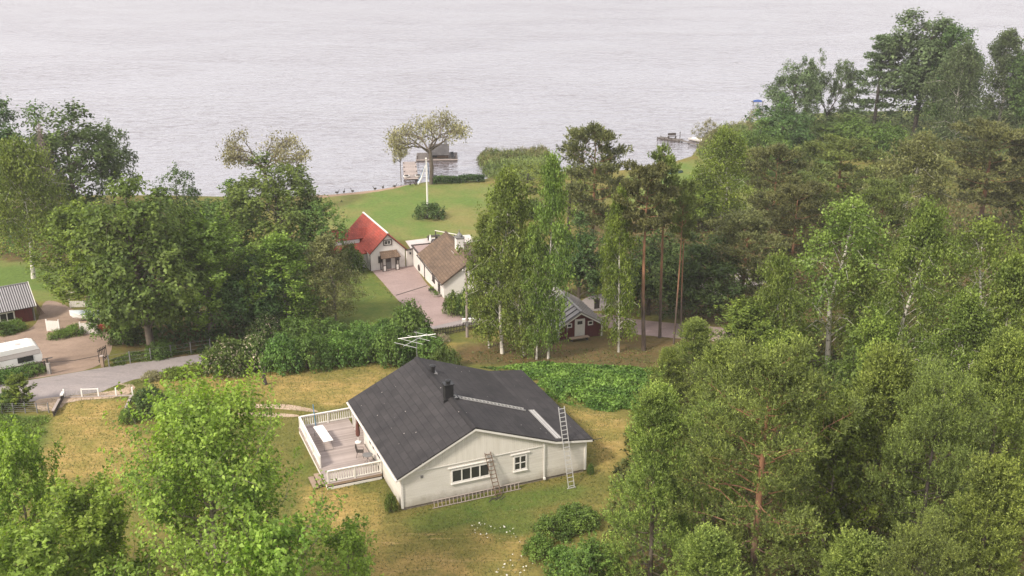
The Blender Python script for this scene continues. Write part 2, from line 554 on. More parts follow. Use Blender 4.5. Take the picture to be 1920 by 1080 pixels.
class MB:
    def __init__(s):
        s.v = []; s.f = []; s.uv = {}

    def quad(s, pts, uvs=None):
        k = len(s.v)
        s.v += [tuple(map(float, p)) for p in pts]
        s.f.append(tuple(range(k, k + len(pts))))
        if uvs:
            s.uv[len(s.f) - 1] = uvs
        return s

    def obox(s, c, ux, uy, uz):
        """box from centre and three half-axis vectors"""
        c, ux, uy, uz = (Vector(t) for t in (c, ux, uy, uz))
        k = len(s.v)
        for i in (-1, 1):
            for j in (-1, 1):
                for l in (-1, 1):
                    s.v.append(tuple(c + ux * i + uy * j + uz * l))
        for q in ((0, 1, 3, 2), (4, 6, 7, 5), (0, 4, 5, 1), (2, 3, 7, 6), (0, 2, 6, 4), (1, 5, 7, 3)):
            s.f.append(tuple(k + i for i in q))
        return s

    def box(s, x0, x1, y0, y1, z0, z1):
        return s.obox(((x0 + x1) / 2, (y0 + y1) / 2, (z0 + z1) / 2), ((x1 - x0) / 2, 0, 0), (0, (y1 - y0) / 2, 0), (0, 0, (z1 - z0) / 2))

    def beam(s, p, q, w, h, up=(0, 0, 1)):
        p, q = Vector(p), Vector(q)
        d = (q - p)
        L = d.length
        d.normalize()
        u = Vector(up)
        sx = d.cross(u)
        if sx.length < 1e-4:
            sx = d.cross(Vector((1, 0, 0)))
        sx.normalize()
        u = sx.cross(d)
        return s.obox((p + q) / 2, d * L / 2, sx * w / 2, u * h / 2)

    def tube(s, pts, rad, n=6, cap=True):
        pts = [Vector(p) for p in pts]
        if not hasattr(rad, '__len__'):
            rad = [rad] * len(pts)
        k = len(s.v)
        for i, p in enumerate(pts):
            d = (pts[min(i + 1, len(pts) - 1)] - pts[max(i - 1, 0)]).normalized()
            a = d.cross(Vector((0, 0, 1)) if abs(d.z) < .9 else Vector((1, 0, 0))).normalized()
            b = d.cross(a)
            for j in range(n):
                t = 2 * math.pi * j / n
                s.v.append(tuple(p + (a * math.cos(t) + b * math.sin(t)) * rad[i]))
        for i in range(len(pts) - 1):
            for j in range(n):
                s.f.append((k + i * n + j, k + i * n + (j + 1) % n, k + (i + 1) * n + (j + 1) % n, k + (i + 1) * n + j))
        if cap:
            s.f.append(tuple(k + (len(pts) - 1) * n + j for j in range(n)))
            s.f.append(tuple(k + n - 1 - j for j in range(n)))
        return s

    def lathe(s, prof, c=(0, 0, 0), n=12):
        k = len(s.v)
        for r, z in prof:
            for j in range(n):
                t = 2 * math.pi * j / n
                s.v.append((c[0] + r * math.cos(t), c[1] + r * math.sin(t), c[2] + z))
        for i in range(len(prof) - 1):
            for j in range(n):
                s.f.append((k + i * n + j, k + i * n + (j + 1) % n, k + (i + 1) * n + (j + 1) % n, k + (i + 1) * n + j))
        s.f.append(tuple(k + (len(prof) - 1) * n + j for j in range(n)))
        s.f.append(tuple(k + n - 1 - j for j in range(n)))
        return s

    def prism(s, poly, axis_from, axis_to):
        """polygon given by a function (u)->3D at two ends: lists of points"""
        k = len(s.v); n = len(poly)
        A = [tuple(map(float, p)) for p in axis_from]; B = [tuple(map(float, p)) for p in axis_to]
        s.v += A + B
        s.f.append(tuple(range(k + n - 1, k - 1, -1)))
        s.f.append(tuple(range(k + n, k + 2 * n)))
        for i in range(n):
            j = (i + 1) % n
            s.f.append((k + i, k + j, k + n + j, k + n + i))
        return s

    def mesh(s, name, m):
        me = bpy.data.meshes.new(name)
        me.from_pydata(s.v, [], s.f)
        if s.uv:
            lay = me.uv_layers.new(name='UVMap')
            for fi, uvs in s.uv.items():
                p = me.polygons[fi]
                for li, uv in zip(p.loop_indices, uvs):
                    lay.data[li].uv = uv
        me.materials.append(m)
        me.update()
        return me

    def build(s, name, m, parent=None, loc=(0, 0, 0), rot=(0, 0, 0)):
        return link(name, s.mesh(name, m), parent, loc, rot)


def sheet(name, pts, off, m, kind='structure', z=None):
    """flush ground sheet draped on the terrain"""
    bm = bmesh.new()
    vs = [bm.verts.new((p[0], p[1], 0)) for p in pts]
    bm.faces.new(vs)
    bmesh.ops.triangulate(bm, faces=bm.faces[:])
    for y in TY[1:-1]:
        bmesh.ops.bisect_plane(bm, geom=bm.verts[:] + bm.edges[:] + bm.faces[:], plane_co=(0, y, 0), plane_no=(0, 1, 0))
    for v in bm.verts:
        v.co.z = (tz(v.co.y) if z is None else z) + off
    bmesh.ops.recalc_face_normals(bm, faces=bm.faces[:])
    me = bpy.data.meshes.new(name)
    bm.to_mesh(me); bm.free()
    if me.polygons and me.polygons[0].normal.z < 0:
        me.flip_normals()
    me.materials.append(m)
    o = link(name, me)
    o['kind'] = kind
    return o


def gpoly(px):
    return [G(x, y)[:2] for x, y in px]


def smooth_poly(pts, it=2):
    pts = [np.array(p) for p in pts]
    for _ in range(it):
        q = []
        for i in range(len(pts)):
            a, b = pts[i], pts[(i + 1) % len(pts)]
            q += [a * .75 + b * .25, a * .25 + b * .75]
        pts = q
    return pts


def inside(P, poly):
    """signed distance (positive inside) of points P (N,2) to polygon"""
    poly = np.asarray(poly)
    x, y = P[:, 0], P[:, 1]
    ins = np.zeros(len(P), bool)
    dmin = np.full(len(P), 1e9)
    n = len(poly)
    for i in range(n):
        a, b = poly[i], poly[(i + 1) % n]
        cond = ((a[1] > y) != (b[1] > y)) & (x < (b[0] - a[0]) * (y - a[1]) / (b[1] - a[1] + 1e-12) + a[0])
        ins ^= cond
        ab = b - a
        t = np.clip(((P - a) @ ab) / (ab @ ab + 1e-12), 0, 1)
        d = np.linalg.norm(P - a - t[:, None] * ab, axis=1)
        dmin = np.minimum(dmin, d)
    return np.where(ins, dmin, -dmin)


# ------------------------------------------------------------------ the ground and the lake
SHORE_PX = [(-900, 400), (-300, 380), (0, 366), (300, 366), (480, 370), (620, 365), (700, 357), (755, 348), (800, 341), (905, 338),
            (940, 324), (1010, 318), (1090, 324), (1180, 318), (1245, 309), (1300, 292), (1312, 266), (1340, 250), (1400, 233),
            (1440, 218), (1500, 214), (1580, 210), (1700, 208), (1920, 202), (2500, 192), (3400, 180)]
SHORE = np.array([G(x, y, LAKE)[:2] for x, y in SHORE_PX])
o_ = np.argsort(SHORE[:, 0]); SHORE = SHORE[o_]


def build_ground():
    xs = np.concatenate([[-4000, -1500, -600, -300, -200, -150], np.arange(-120, 130, 1.0), [150, 200, 300, 600, 1500, 4000]])
    ys = np.unique(np.concatenate([[-3000, -600, -200, -60, 0, 20], np.arange(30, 250, 1.0), [260, 280, 320, 400, 600, 1500, 4000], TY[1:-1]]))
    X, Y = np.meshgrid(xs, ys)
    sh = np.interp(X, SHORE[:, 0], SHORE[:, 1])
    s_ = (sh - Y) * .7
    Z = np.interp(Y, TY, TZ)
    Z = np.minimum(Z, np.maximum(LAKE + .45 * s_ / 1.6, -8.0))
    V = np.stack([X, Y, Z], -1).reshape(-1, 3)
    ny, nx = X.shape
    i = np.arange(ny - 1)[:, None] * nx + np.arange(nx - 1)[None]
    F = np.stack([i, i + 1, i + 1 + nx, i + nx], -1).reshape(-1, 4)
    me = bpy.data.meshes.new('ground')
    me.vertices.add(len(V)); me.vertices.foreach_set('co', V.ravel())
    me.loops.add(F.size); me.loops.foreach_set('vertex_index', F.ravel())
    me.polygons.add(len(F)); me.polygons.foreach_set('loop_start', np.arange(0, F.size, 4))
    me.update(calc_edges=True)
    P = V[:, :2]

    def zone(name, polys, soft):
        w = np.zeros(len(P))
        for pp in polys:
            w = np.maximum(w, np.clip(inside(P, gpoly(pp)) / soft + .5, 0, 1))
        a = me.attributes.new(name, 'FLOAT', 'POINT')
        a.data.foreach_set('value', w.astype(np.float32))

    zone('dry', [[(100, 752), (250, 748), (262, 800), (280, 900), (90, 900), (70, 830)],
                 [(290, 718), (470, 688), (640, 680), (745, 685), (700, 740), (640, 765), (440, 742)],
                 [(1045, 768), (1110, 770), (1185, 790), (1180, 850), (1130, 890), (1085, 800)],
                 [(560, 915), (640, 905), (720, 950), (720, 1000), (640, 1000), (570, 980)],
                 [(700, 1000), (880, 985), (1000, 1000), (980, 1100), (660, 1100)],
                 [(840, 640), (900, 650), (905, 680), (850, 672)], [(935, 615), (985, 618), (970, 650), (930, 650)],
                 [(280, 705), (330, 692), (340, 720), (280, 735)]], 3.0)
    zone('lush', [[(655, 485), (697, 510), (742, 560), (775, 600), (640, 640), (560, 640), (600, 520)],
                  [(760, 975), (900, 930), (1080, 905), (1120, 925), (960, 965), (900, 985), (790, 1000)],
                  [(880, 985), (990, 955), (1010, 1000), (940, 1010)],
                  [(0, 770), (95, 780), (90, 830), (40, 900), (-80, 900), (-80, 770)],
                  [(570, 825), (600, 905), (575, 905), (545, 850)], [(1060, 800), (1085, 810), (1110, 880), (1085, 840)]], 2.2)
    zone('meadow', [[(580, 372), (760, 340), (900, 342), (960, 360), (900, 450), (620, 450), (560, 420)],
                    [(1180, 322), (1300, 300), (1420, 260), (1600, 260), (1500, 420), (1200, 420), (1160, 360)], [(1400, 205), (2600, 180), (2600, 300), (1400, 300)],
                    [(-80, 480), (130, 470), (140, 560), (90, 565), (-80, 560)]], 3.0)
    zone('brown', [[(850, 650), (1000, 632), (1320, 628), (1420, 660), (1330, 710), (1160, 690), (1000, 684), (860, 682)],
                   [(1215, 770), (1400, 640), (2100, 560), (2500, 1500), (1080, 1500), (1190, 960)],
                   [(170, 480), (640, 450), (620, 640), (300, 680), (210, 650)],
                   [(1100, 420), (2300, 330), (2300, 620), (1330, 610), (1090, 560)], [(0, 380), (420, 400), (420, 500), (0, 490)]], 3.0)
    zone('sand', [[(585, 372), (700, 361), (752, 351), (775, 338), (700, 345), (580, 355)]], 1.6)
    me.materials.append(M['ground'])
    o = link('ground', me)
    o['kind'] = 'structure'
    for p in me.polygons:
        p.use_smooth = True
    return o


build_ground()
lake = MB().quad([(-4000, 90, LAKE), (4000, 90, LAKE), (4000, 6000, LAKE), (-4000, 6000, LAKE)]).build('lake', M['water'])
# the lake sheet starts under the land slope: land lies above it everywhere south of the shore
lake['kind'] = 'structure'

# ------------------------------------------------------------------ road, drives, courtyard, paths
road_px_up = [(-120, 742), (0, 722), (90, 707), (190, 690), (290, 675), (385, 663), (470, 650), (560, 634), (640, 622), (720, 611), (800, 599),
              (870, 591), (960, 585), (1050, 583), (1130, 588), (1200, 600), (1260, 606), (1330, 612), (1420, 622)]
road_px_lo = [(1420, 650), (1340, 640), (1262, 634), (1200, 628), (1130, 612), (1050, 604), (960, 603), (870, 610), (815, 617), (720, 634),
              (640, 646), (560, 657), (470, 668), (392, 684), (330, 697), (250, 712), (190, 735), (100, 747), (0, 762), (-120, 790)]
sheet('road', gpoly(road_px_up + road_px_lo), .012, M['asphalt'])
sheet('gravel_yard', smooth_poly(gpoly([(-140, 680), (-20, 634), (40, 625), (72, 606), (80, 562), (112, 566), (150, 588), (205, 618), (214, 650), (190, 689), (95, 706), (-140, 742)]), 2), .008, M['gravel'])
sheet('sand_verge', smooth_poly(gpoly([(60, 750), (110, 744), (175, 738), (245, 728), (215, 718), (260, 722), (236, 745), (128, 752), (112, 768), (70, 772)]), 1), .016, M['dirt'])
sheet('courtyard', gpoly([(697, 507), (776, 497), (803, 536), (833, 560), (850, 588), (874, 598), (812, 612), (790, 602), (757, 574), (738, 554), (718, 530)]), .016, M['paving'])
sheet('sandy_path', smooth_poly(gpoly([(312, 749), (420, 755), (500, 759), (536, 757), (592, 768), (600, 774), (540, 768), (490, 765), (420, 763), (318, 757)]), 2), .012, M['dirt'])
sheet('sandy_track', smooth_poly(gpoly([(440, 775), (480, 773), (560, 777), (562, 782), (500, 782), (445, 779)]), 2), .012, M['dirt'])
sheet('terrace_paving', gpoly([(760, 452), (800, 447), (880, 440), (892, 452), (830, 470), (778, 478)]), .02, M['terrace'])
sheet('gravel_road', gpoly([(1045, 583), (1130, 588), (1200, 600), (1260, 606), (1330, 612), (1420, 622), (1420, 650), (1340, 640), (1262, 634), (1200, 628), (1130, 612), (1045, 604)]), .018, M['paving'])
# slot drain across the courtyard
a_, b_ = G(743, 554), G(801, 536)
tag(MB().beam(a_ + [0, 0, .02], b_ + [0, 0, .02], .14, .05).build('slot_drain', M['dark_wood']), 'thin dark drain channel crossing the pinkish courtyard', 'drain')

# ------------------------------------------------------------------ parts shared by the buildings


def window(parent, o, u, n, w, h, cols, rows, fm, depth=.06, sill=True, fw=.08, lintel=False):
    """o: lower left corner on the wall, u: unit vector along the wall, n: outward normal"""
    o, u, n = Vector(o), Vector(u).normalized(), Vector(n).normalized()
    z = Vector((0, 0, 1))
    mb = MB()

    def bar(a0, a1, z0, z1, d):
        mb.obox(o + u * (a0 + a1) / 2 + z * (z0 + z1) / 2 + n * d / 2, u * (a1 - a0) / 2, n * d / 2, z * (z1 - z0) / 2)
    bar(-fw, 0, -fw, h + fw, depth); bar(w, w + fw, -fw, h + fw, depth)
    bar(0, w, -fw, 0, depth - .003); bar(0, w, h, h + fw, depth - .003)
    t = fw * .8
    cw = w / cols; rh = h / rows
    for i in range(1, cols):
        bar(cw * i - t / 2, cw * i + t / 2, 0, h, depth - .006)
    for j in range(1, rows):
        for i in range(cols):
            bar(cw * i + (t / 2 if i else 0), cw * (i + 1) - (t / 2 if i < cols - 1 else 0), rh * j - t / 3, rh * j + t / 3, depth - .012)
    wo_ = mb.build('window', fm, parent)
    for i in range(cols):
        for j in range(rows):
            MB().obox(o + u * cw * (i + .5) + z * rh * (j + .5) + n * .01, u * (cw / 2 - .01), n * .012, z * (rh / 2 - .01)).build('pane', M['glass'], wo_)
    if sill:
        MB().obox(o + u * w / 2 - z * (fw + .035) + n * .06, u * (w / 2 + fw + .04), n * .06, z * .03).build('sill', fm, wo_)
    if lintel:
        MB().obox(o + u * w / 2 + z * (h + fw + .13) + n * .05, u * (w / 2 + fw + .22), n * .05, z * .03).build('lintel', fm, wo_)
    return wo_


def slab_uv(mb, p00, p10, p11, p01, t):
    """roof slope: p00-p10 along the eave/ridge direction, p00-p01 up slope; thickness t below"""
    p = [Vector(x) for x in (p00, p10, p11, p01)]
    nrm = (p[1] - p[0]).cross(p[3] - p[0]).normalized()
    if nrm.z < 0:
        nrm = -nrm
    q = [x - nrm * t for x in p]
    L = (p[1] - p[0]).length; S = (p[3] - p[0]).length
    mb.quad(p, [(0, 0), (L, 0), (L, S), (0, S)])
    mb.quad([q[3], q[2], q[1], q[0]])
    for i in range(4):
        j = (i + 1) % 4
        mb.quad([p[i], q[i], q[j], p[j]])
    return nrm


def ladder(name, p, q, side, width, rungs, m, parent=None, rail=.05):
    """p,q: middle of foot and head; side: unit vector across"""
    p, q, s = Vector(p), Vector(q), Vector(side).normalized()
    root = parent
    up = (q - p).cross(s)
    for k in (-1, 1):
        MB().beam(p + s * k * width / 2, q + s * k * width / 2, rail * .6, rail * 1.3, up).build('rail', m, root)
    r = MB().beam(-s * (width / 2 - .01), s * (width / 2 - .01), rail * .8, rail * .8, up).mesh('rung', m)
    for i in range(rungs):
        t = (i + .5) / rungs
        link('rung', r, root, tuple(p + (q - p) * t))


# ------------------------------------------------------------------ the white house
YAW = R(22.7)
HO = (-7.41, 64.1, 0)
house = tag(empty('white_house', HO, YAW), 'large white wooden bungalow with black felt gable roof and deck', 'house')
W, L, RA, RZ = 13.73, 12.3, 5.25, 5.4         # wall width, length, ridge position and height
KA, KZ, EA, EZ, E0A, E0Z = 11.3, 3.16, 14.13, 2.75, -.4, 2.67
B0, B1 = -.3, 12.58
T = .16


def rz(a):
    return float(np.interp(a, [E0A, RA, KA, EA], [E0Z, RZ, KZ, EZ]))


PL = .22                                        # plinth height
RB = 9.3                                        # the porch recess starts here
MB().quad([(1.6, L, PL), (1.6, L, rz(1.6) - T), (RA, L, RZ - T), (KA, L, KZ - T), (W, L, rz(W) - T), (W, L, PL)]).build('back_wall', M['siding'], house)
ww2 = MB()
ww2.quad([(0, 0, PL), (W, 0, PL), (W, 0, rz(W) - T), (12.75, 0, 2.8), (.62, 0, 2.8), (0, 0, rz(0) - T)])
ww2.quad([(W, 0, PL), (W, L, PL), (W, L, rz(W) - T), (W, 0, rz(W) - T)])
ww2.quad([(0, RB, PL), (0, 0, PL), (0, 0, rz(0) - T), (0, RB, rz(0) - T)])
ww2.quad([(1.6, RB, PL), (0, RB, PL), (0, RB, rz(0) - T), (1.6, RB, rz(1.6) - T)])
ww2.quad([(1.6, L, PL), (1.6, RB, PL), (1.6, RB, rz(1.6) - T), (1.6, L, rz(1.6) - T)])
ww2.build('wall', M['siding'], house)
# vertical boarding of the gable stands 3 cm proud with a drip board below it
gv = MB()
gz = 2.8
a0 = .62; a1 = 12.75
gp = [(a0, gz), (a1, gz), (KA, KZ - T - .02), (RA, RZ - T - .02)]
gv.prism(gp, [(a, -.035, z) for a, z in gp], [(a, -.003, z) for a, z in gp])
gv.build('gable_boarding', M['siding_vertical'], house)
MB().box(a0, 10.4, -.055, -.036, gz - .03, gz + .03).build('drip_board', M['white_wood'], house)
MB().box(.06, W - .06, .07, .2, 0.0, PL).box(.07, .2, .2, L - 3.2, 0, PL - .002).box(W - .2, W - .07, .2, L - .1, 0, PL - .002).build('plinth', M['stone'], house)
for a, z in ((0, rz(0) - T), (W, rz(W) - T)):
    MB().box(a - .07, a + .07, -.07, .07, PL - .02, z - .02).build('corner_board', M['white_wood'], house)
MB().box(-.07, .07, RB - .07, RB + .07, PL + .3, rz(0) - T - .02).build('corner_board', M['white_wood'], house)
MB().box(10.42, 10.53, -.1, -.04, PL, rz(10.47) - T - .05).build('downpipe', M['white_wood'], house)
MB().box(10.40, 10.55, -.2, -.04, PL - .06, PL + .08).build('downpipe', M['white_wood'], house)
# roof: three slopes, ridge cap, white verge and fascia boards
rf = MB()
slab_uv(rf, (E0A, B0, E0Z), (E0A, B1, E0Z), (RA, B1, RZ), (RA, B0, RZ), .09)
slab_uv(rf, (EA, B1, EZ), (EA, B0, EZ), (KA, B0, KZ), (KA, B1, KZ), .09)
slab_uv(rf, (KA, B1, KZ), (KA, B0, KZ), (RA, B0, RZ), (RA, B1, RZ), .09)
roof = rf.build('roof', M['roof_felt'], house)
rc = MB()
rc.beam((RA - .11, B0 - .01, RZ - .025), (RA - .11, B1 + .01, RZ - .025), .24, .03, (-.45, 0, 1))
rc.beam((RA + .11, B0 - .01, RZ - .015), (RA + .11, B1 + .01, RZ - .015), .24, .03, (.36, 0, 1))
rc.build('ridge_cap', M['roof_felt'], roof)


def verge(b, name):
    mb = MB()
    pts = [(E0A - .03, E0Z), (RA, RZ), (KA, KZ), (EA + .03, EZ)]
    for (xa, za), (xb, zb) in zip(pts, pts[1:]):
        lo = .26
        mb.prism([0] * 4, [(xa, b, za - .095), (xb, b, zb - .095), (xb, b, zb - lo), (xa, b, za - lo)],
                 [(xa, b + .03, za - .095), (xb, b + .03, zb - .095), (xb, b + .03, zb - lo), (xa, b + .03, za - lo)])
    mb.build(name, M['fascia_white'], roof)


verge(B0 + .005, 'verge_board')
verge(B1 - .04, 'verge_board')
MB().box(E0A + .0, E0A + .03, B0 + .04, B1 - .045, E0Z - .25, E0Z - .1).build('fascia', M['fascia_white'], roof)
MB().box(EA - .03, EA, B0 + .04, B1 - .045, EZ - .25, EZ - .1).build('fascia', M['fascia_white'], roof)
MB().tube([(EA + .06, B0 - .05, EZ - .13), (EA + .06, B1, EZ - .13)], .06, 8).build('gutter', M['black_metal'], roof)
MB().tube([(EA + .05, B0 - .02, EZ - .1), (EA + .75, B0 - .15, EZ - .02)], .02, 5).build('gutter_bracket', M['black_metal'], roof)
MB().tube([(E0A - .05, B0, E0Z - .14), (E0A - .05, B1, E0Z - .14)], .055, 8).build('gutter', M['fascia_white'], roof)
so = MB()
so.quad([(E0A + .03, B0 + .03, E0Z - .24), (.0, B0 + .03, rz(0) - T - .0), (.0, B1 - .04, rz(0) - T), (E0A + .03, B1 - .04, E0Z - .24)])
so.build('soffit', M['white_wood'], roof)
MB().quad([(.0, RB + .08, 2.55), (1.6, RB + .08, 2.6), (1.6, L, 2.6), (0, L, 2.55)]).build('porch_ceiling', M['white_wood'], house)
MB().box(-.12, .0, B1 - 3.2, B1 - .1, 2.38, 2.52).build('porch_beam', M['white_wood'], house)
for b in (11.84, 12.4):
    MB().box(-.12, 0, b - .06, b + .06, .5, 2.38).build('porch_post', M['white_wood'], house)
# torn brown eave end at the near corner
MB().box(-.34, -.3, .35, 1.1, 2.32, 2.42).build('bare_eave_board', M['raw_wood'], roof)
# pale metal flashing strip over the pitch break
fl = MB()
fl.beam((11.62, .0, rz(11.62) + .03), (11.62, 4.85, rz(11.62) + .03), .46, .03, (.16, 0, 1))
flo = fl.build('flashing', M['alu'], roof)
for da in (-.2, 0, .2):
    MB().beam((11.62 + da, .0, rz(11.62 + da) + .055), (11.62 + da, 4.85, rz(11.62 + da) + .055), .04, .03, (.16, 0, 1)).build('flashing', M['metal_rib'], roof)
# chimney astride the ridge
ch = MB().box(4.86, 5.48, 4.72, 5.3, RZ - .45, RZ + .95).build('chimney', M['black_metal'], roof)
MB().box(4.8, 5.54, 4.66, 5.36, RZ + .95, RZ + 1.03).build('cap', M['black_metal'], ch)
MB().lathe([(.17, 0), (.17, .16), (.21, .17), (.21, .23), (.06, .3)], (5.17, 5.01, RZ + 1.03), 10).build('flue', M['black_metal'], ch)
MB().box(4.66, 5.78, 4.55, 4.66, RZ - .36, RZ - .05).box(5.54, 5.9, 4.66, 5.4, RZ - .27, RZ - .1).build('flashing', M['black_metal'], ch)
vp = MB().lathe([(.16, 0), (.16, .62), (.25, .63), (.25, .72), (.1, .8)], (5.56, 9.6, RZ - .28), 12).build('vent_pipe', M['black_metal'], roof)
MB().box(5.32, 5.86, 9.3, 9.9, RZ - .22, RZ - .13).build('flashing', M['grey_paint'], vp)
# ladder fixed to the roof slope
rl = empty('roof_ladder', (0, 0, 0)); rl.parent = house
nz = .075
ladder('roof_ladder', (11.05, 4.78, rz(11.05) + nz), (5.6, 4.95, rz(5.6) + nz), (0, 1, 0), .36, 19, M['alu'], rl, .06)
# windows, vent grille
window(house, (3.62, 0, 1.42), (1, 0, 0), (0, -1, 0), 2.66, .86, 4, 1, M['white_wood'], .07, lintel=True, fw=.1)
window(house, (8.24, 0, 1.36), (1, 0, 0), (0, -1, 0), .82, .98, 2, 2, M['white_wood'], .07, lintel=True, fw=.1)
MB().box(1.34, 1.52, -.03, 0, 2.22, 2.42).build('vent_grille', M['grey_paint'], house)
for b, w_ in ((7.9, .55), (7.05, .55), (5.9, .9)):
    window(house, (0, b, 1.25), (0, -1, 0), (-1, 0, 0), w_, .95, 1, 1, M['white_wood'], .06, False)
dr = MB().box(1.56, 1.6, 10.2, 11.1, .5, 2.5).build('door', M['white_wood'], house)
MB().box(1.54, 1.56, 10.35, 10.95, 1.5, 2.3).build('pane', M['glass'], dr)
# television aerial at the far end of the ridge
an = MB().tube([(RA, B1 - .1, RZ - .2), (RA, B1 - .1, RZ + 2.15)], .03, 6).build('aerial', M['grey_paint'], house)
bo = MB()
bo.tube([(RA - 1.15, B1 - .4, RZ + 1.25), (RA + .95, B1 + .15, RZ + 1.75)], .022, 5)
bo.build('boom', M['alu'], an)
MB().tube([(RA - 1.3, B1 + .5, RZ + 1.55), (RA + 1.35, B1 - .75, RZ + 2.0)], .025, 5).build('boom', M['alu'], an)
for t in (.08, .36, .64, .92):
    c = Vector((RA - 1.15, B1 - .4, RZ + 1.25)).lerp(Vector((RA + .95, B1 + .15, RZ + 1.75)), t)
    d = Vector((.75, -.42, -.18))
    MB().tube([c - d, c + d], .018, 4).build('element', M['alu'], an)

# ------------------------------------------------------------------ the deck on its left side
deck = tag(empty('wooden_deck', HO, YAW), 'weathered timber deck with white railings beside the bungalow', 'deck')
DA0, DA1, DB0, DB1, DZ = -4.05, -.09, 4.6, 13.9, .5
fr = MB()
fr.box(DA0 + .05, DA1, DB0 + .06, DB1 - .06, .2, DZ - .032)
fr.build('joist_frame', M['dark_wood'], deck)
npl = 60
pw = (DB1 - DB0) / npl
plank = MB().box(-(DA1 - DA0) / 2, (DA1 - DA0) / 2, -pw / 2 + .006, pw / 2 - .006, -.03, 0).mesh('plank', M['grey_wood'])
plank2 = MB().box(-(DA1 - DA0 + 1.6) / 2, (DA1 - DA0 + 1.6) / 2, -pw / 2 + .006, pw / 2 - .006, -.03, 0).mesh('plank', M['grey_wood'])
for i in range(npl):
    b = DB0 + pw * (i + .5)
    if b > RB + .15 and b < L - .1:
        link('plank', plank2, deck, ((DA0 + DA1 + 1.6) / 2, b, DZ))
    else:
        link('plank', plank, deck, ((DA0 + DA1) / 2, b, DZ))
MB().box(DA0, DA1, DB0, DB0 + .045, DZ - .2, DZ - .035).build('edge_board', M['raw_wood'], deck)
MB().box(DA0 - .0, DA0 + .045, DB0 + .05, DB1 - .05, DZ - .2, DZ - .035).build('edge_board', M['raw_wood'], deck)
MB().box(DA0 + .02, DA1 + .0, DB0 + .01, DB0 + .05, .02, .2).build('skirting_board', M['white_wood'], deck)
MB().box(DA0 + .01, DA0 + .045, DB0 + .06, DB1 - .06, .02, .22).build('skirting_board', M['white_wood'], deck)
RT = DZ + .92
bal = MB().box(-.04, .04, -.016, .016, 0, .7).mesh('baluster', M['white_wood'])


def railing(p, q, posts, solid=False):
    p, q = Vector(p), Vector(q)
    d = (q - p); Lr = d.length; d.normalize(); n = Vector((-d.y, d.x, 0))
    MB().beam(p + Vector((0, 0, RT - DZ + .02)), q + Vector((0, 0, RT - DZ + .02)), .15, .04).build('handrail', M['white_wood'], deck)
    MB().beam(p + Vector((0, 0, .12)), q + Vector((0, 0, .12)), .045, .09).build('bottom_rail', M['white_wood'], deck)
    MB().beam(p + Vector((0, 0, RT - DZ - .06)), q + Vector((0, 0, RT - DZ - .06)), .045, .09).build('top_rail', M['white_wood'], deck)
    for t in posts:
        c = p + d * (Lr * t)
        MB().obox(c + Vector((0, 0, .45)), d * .05, n * .05, (0, 0, .45)).build('post', M['white_wood'], deck)
    step = .17 if not solid else .112
    k = int(Lr / step)
    ang = math.atan2(d.y, d.x)
    for i in range(k):
        c = p + d * (Lr * (i + .5) / k) + n * .04
        link('baluster', bal if not solid else bal2, deck, (c.x, c.y, DZ + .14 if not solid else DZ + .04), (0, 0, ang))


bal2 = MB().box(-.052, .052, -.014, .014, 0, .82).mesh('board', M['white_wood'])
railing((DA0 + .1, DB0 + .1, DZ), (DA1 - .02, DB0 + .1, DZ), (0.0, .5, 1.0))
railing((DA0 + .1, DB1 - .1, DZ), (DA0 + .1, 7.0, DZ), (0.0, .33, .67, 1.0), True)
railing((DA0 + .16, DB1 - .1, DZ), (.4, DB1 - .1, DZ), (.5, 1.0))
for i, (a, z) in enumerate(((-4.35, .3), (-4.75, .12))):
    MB().box(a - .19, a + .19, 5.05, 6.75, z - .04, z).build('step', M['raw_wood'], deck)
    for b in (5.2, 6.6):
        MB().box(a - .15, a + .15, b - .03, b + .03, 0.0, z - .042).build('step_support', M['dark_wood'], deck)

# things standing on the deck


def hw(a, b, z):
    c, s = math.cos(YAW), math.sin(YAW)
    return (HO[0] + a * c - b * s, HO[1] + a * s + b * c, z)


tb = tag(empty('trestle_table', hw(-2.82, 10.75, DZ), YAW + .06), 'long narrow white table on thin metal legs standing on the deck', 'table')
MB().box(-.36, .36, -1.35, 1.35, .72, .77).build('tabletop', M['cloth_white'], tb)
for y in (-1.1, 1.1):
    g = MB()
    g.tube([(-.28, y, .72), (-.34, y + .25 * np.sign(y), .015), (.34, y + .25 * np.sign(y), .015), (.28, y, .72)], .018, 5)
    g.build('leg_frame', M['grey_paint'], tb)
MB().tube([(0, -1.1, .7), (0, -.3, .35), (0, .3, .35), (0, 1.1, .7)], .014, 5).build('brace', M['grey_paint'], tb)

chair = tag(empty('garden_chair', hw(-.85, 7.55, DZ), YAW + 1.2), 'dark metal garden chair on the deck next to the small round table', 'chair')
MB().box(-.24, .24, -.23, .23, .43, .46).build('seat', M['dark_wood'], chair)
g = MB(); g.tube([(-.22, .22, .45), (-.23, .33, .9), (0, .35, 1.0), (.23, .33, .9), (.22, .22, .45)], .02, 5)
for x in (-.1, 0, .1):
    g.tube([(x, .23, .46), (x, .34, .95)], .012, 4)
g.build('backrest', M['dark_wood'], chair)
for x in (-.21, .21):
    MB().tube([(x, -.2, .44), (x * 1.1, -.24, 0)], .016, 5).build('leg', M['dark_wood'], chair)
    MB().tube([(x, .2, .44), (x * 1.1, .28, 0)], .016, 5).build('leg', M['dark_wood'], chair)
    MB().tube([(x * 1.15, -.22, .44), (x * 1.15, -.2, .66), (x * 1.1, .28, .68)], .015, 5).build('armrest', M['dark_wood'], chair)
rt = tag(empty('round_table', hw(-.62, 6.35, DZ), YAW), 'small round metal table near the front railing of the deck', 'table')
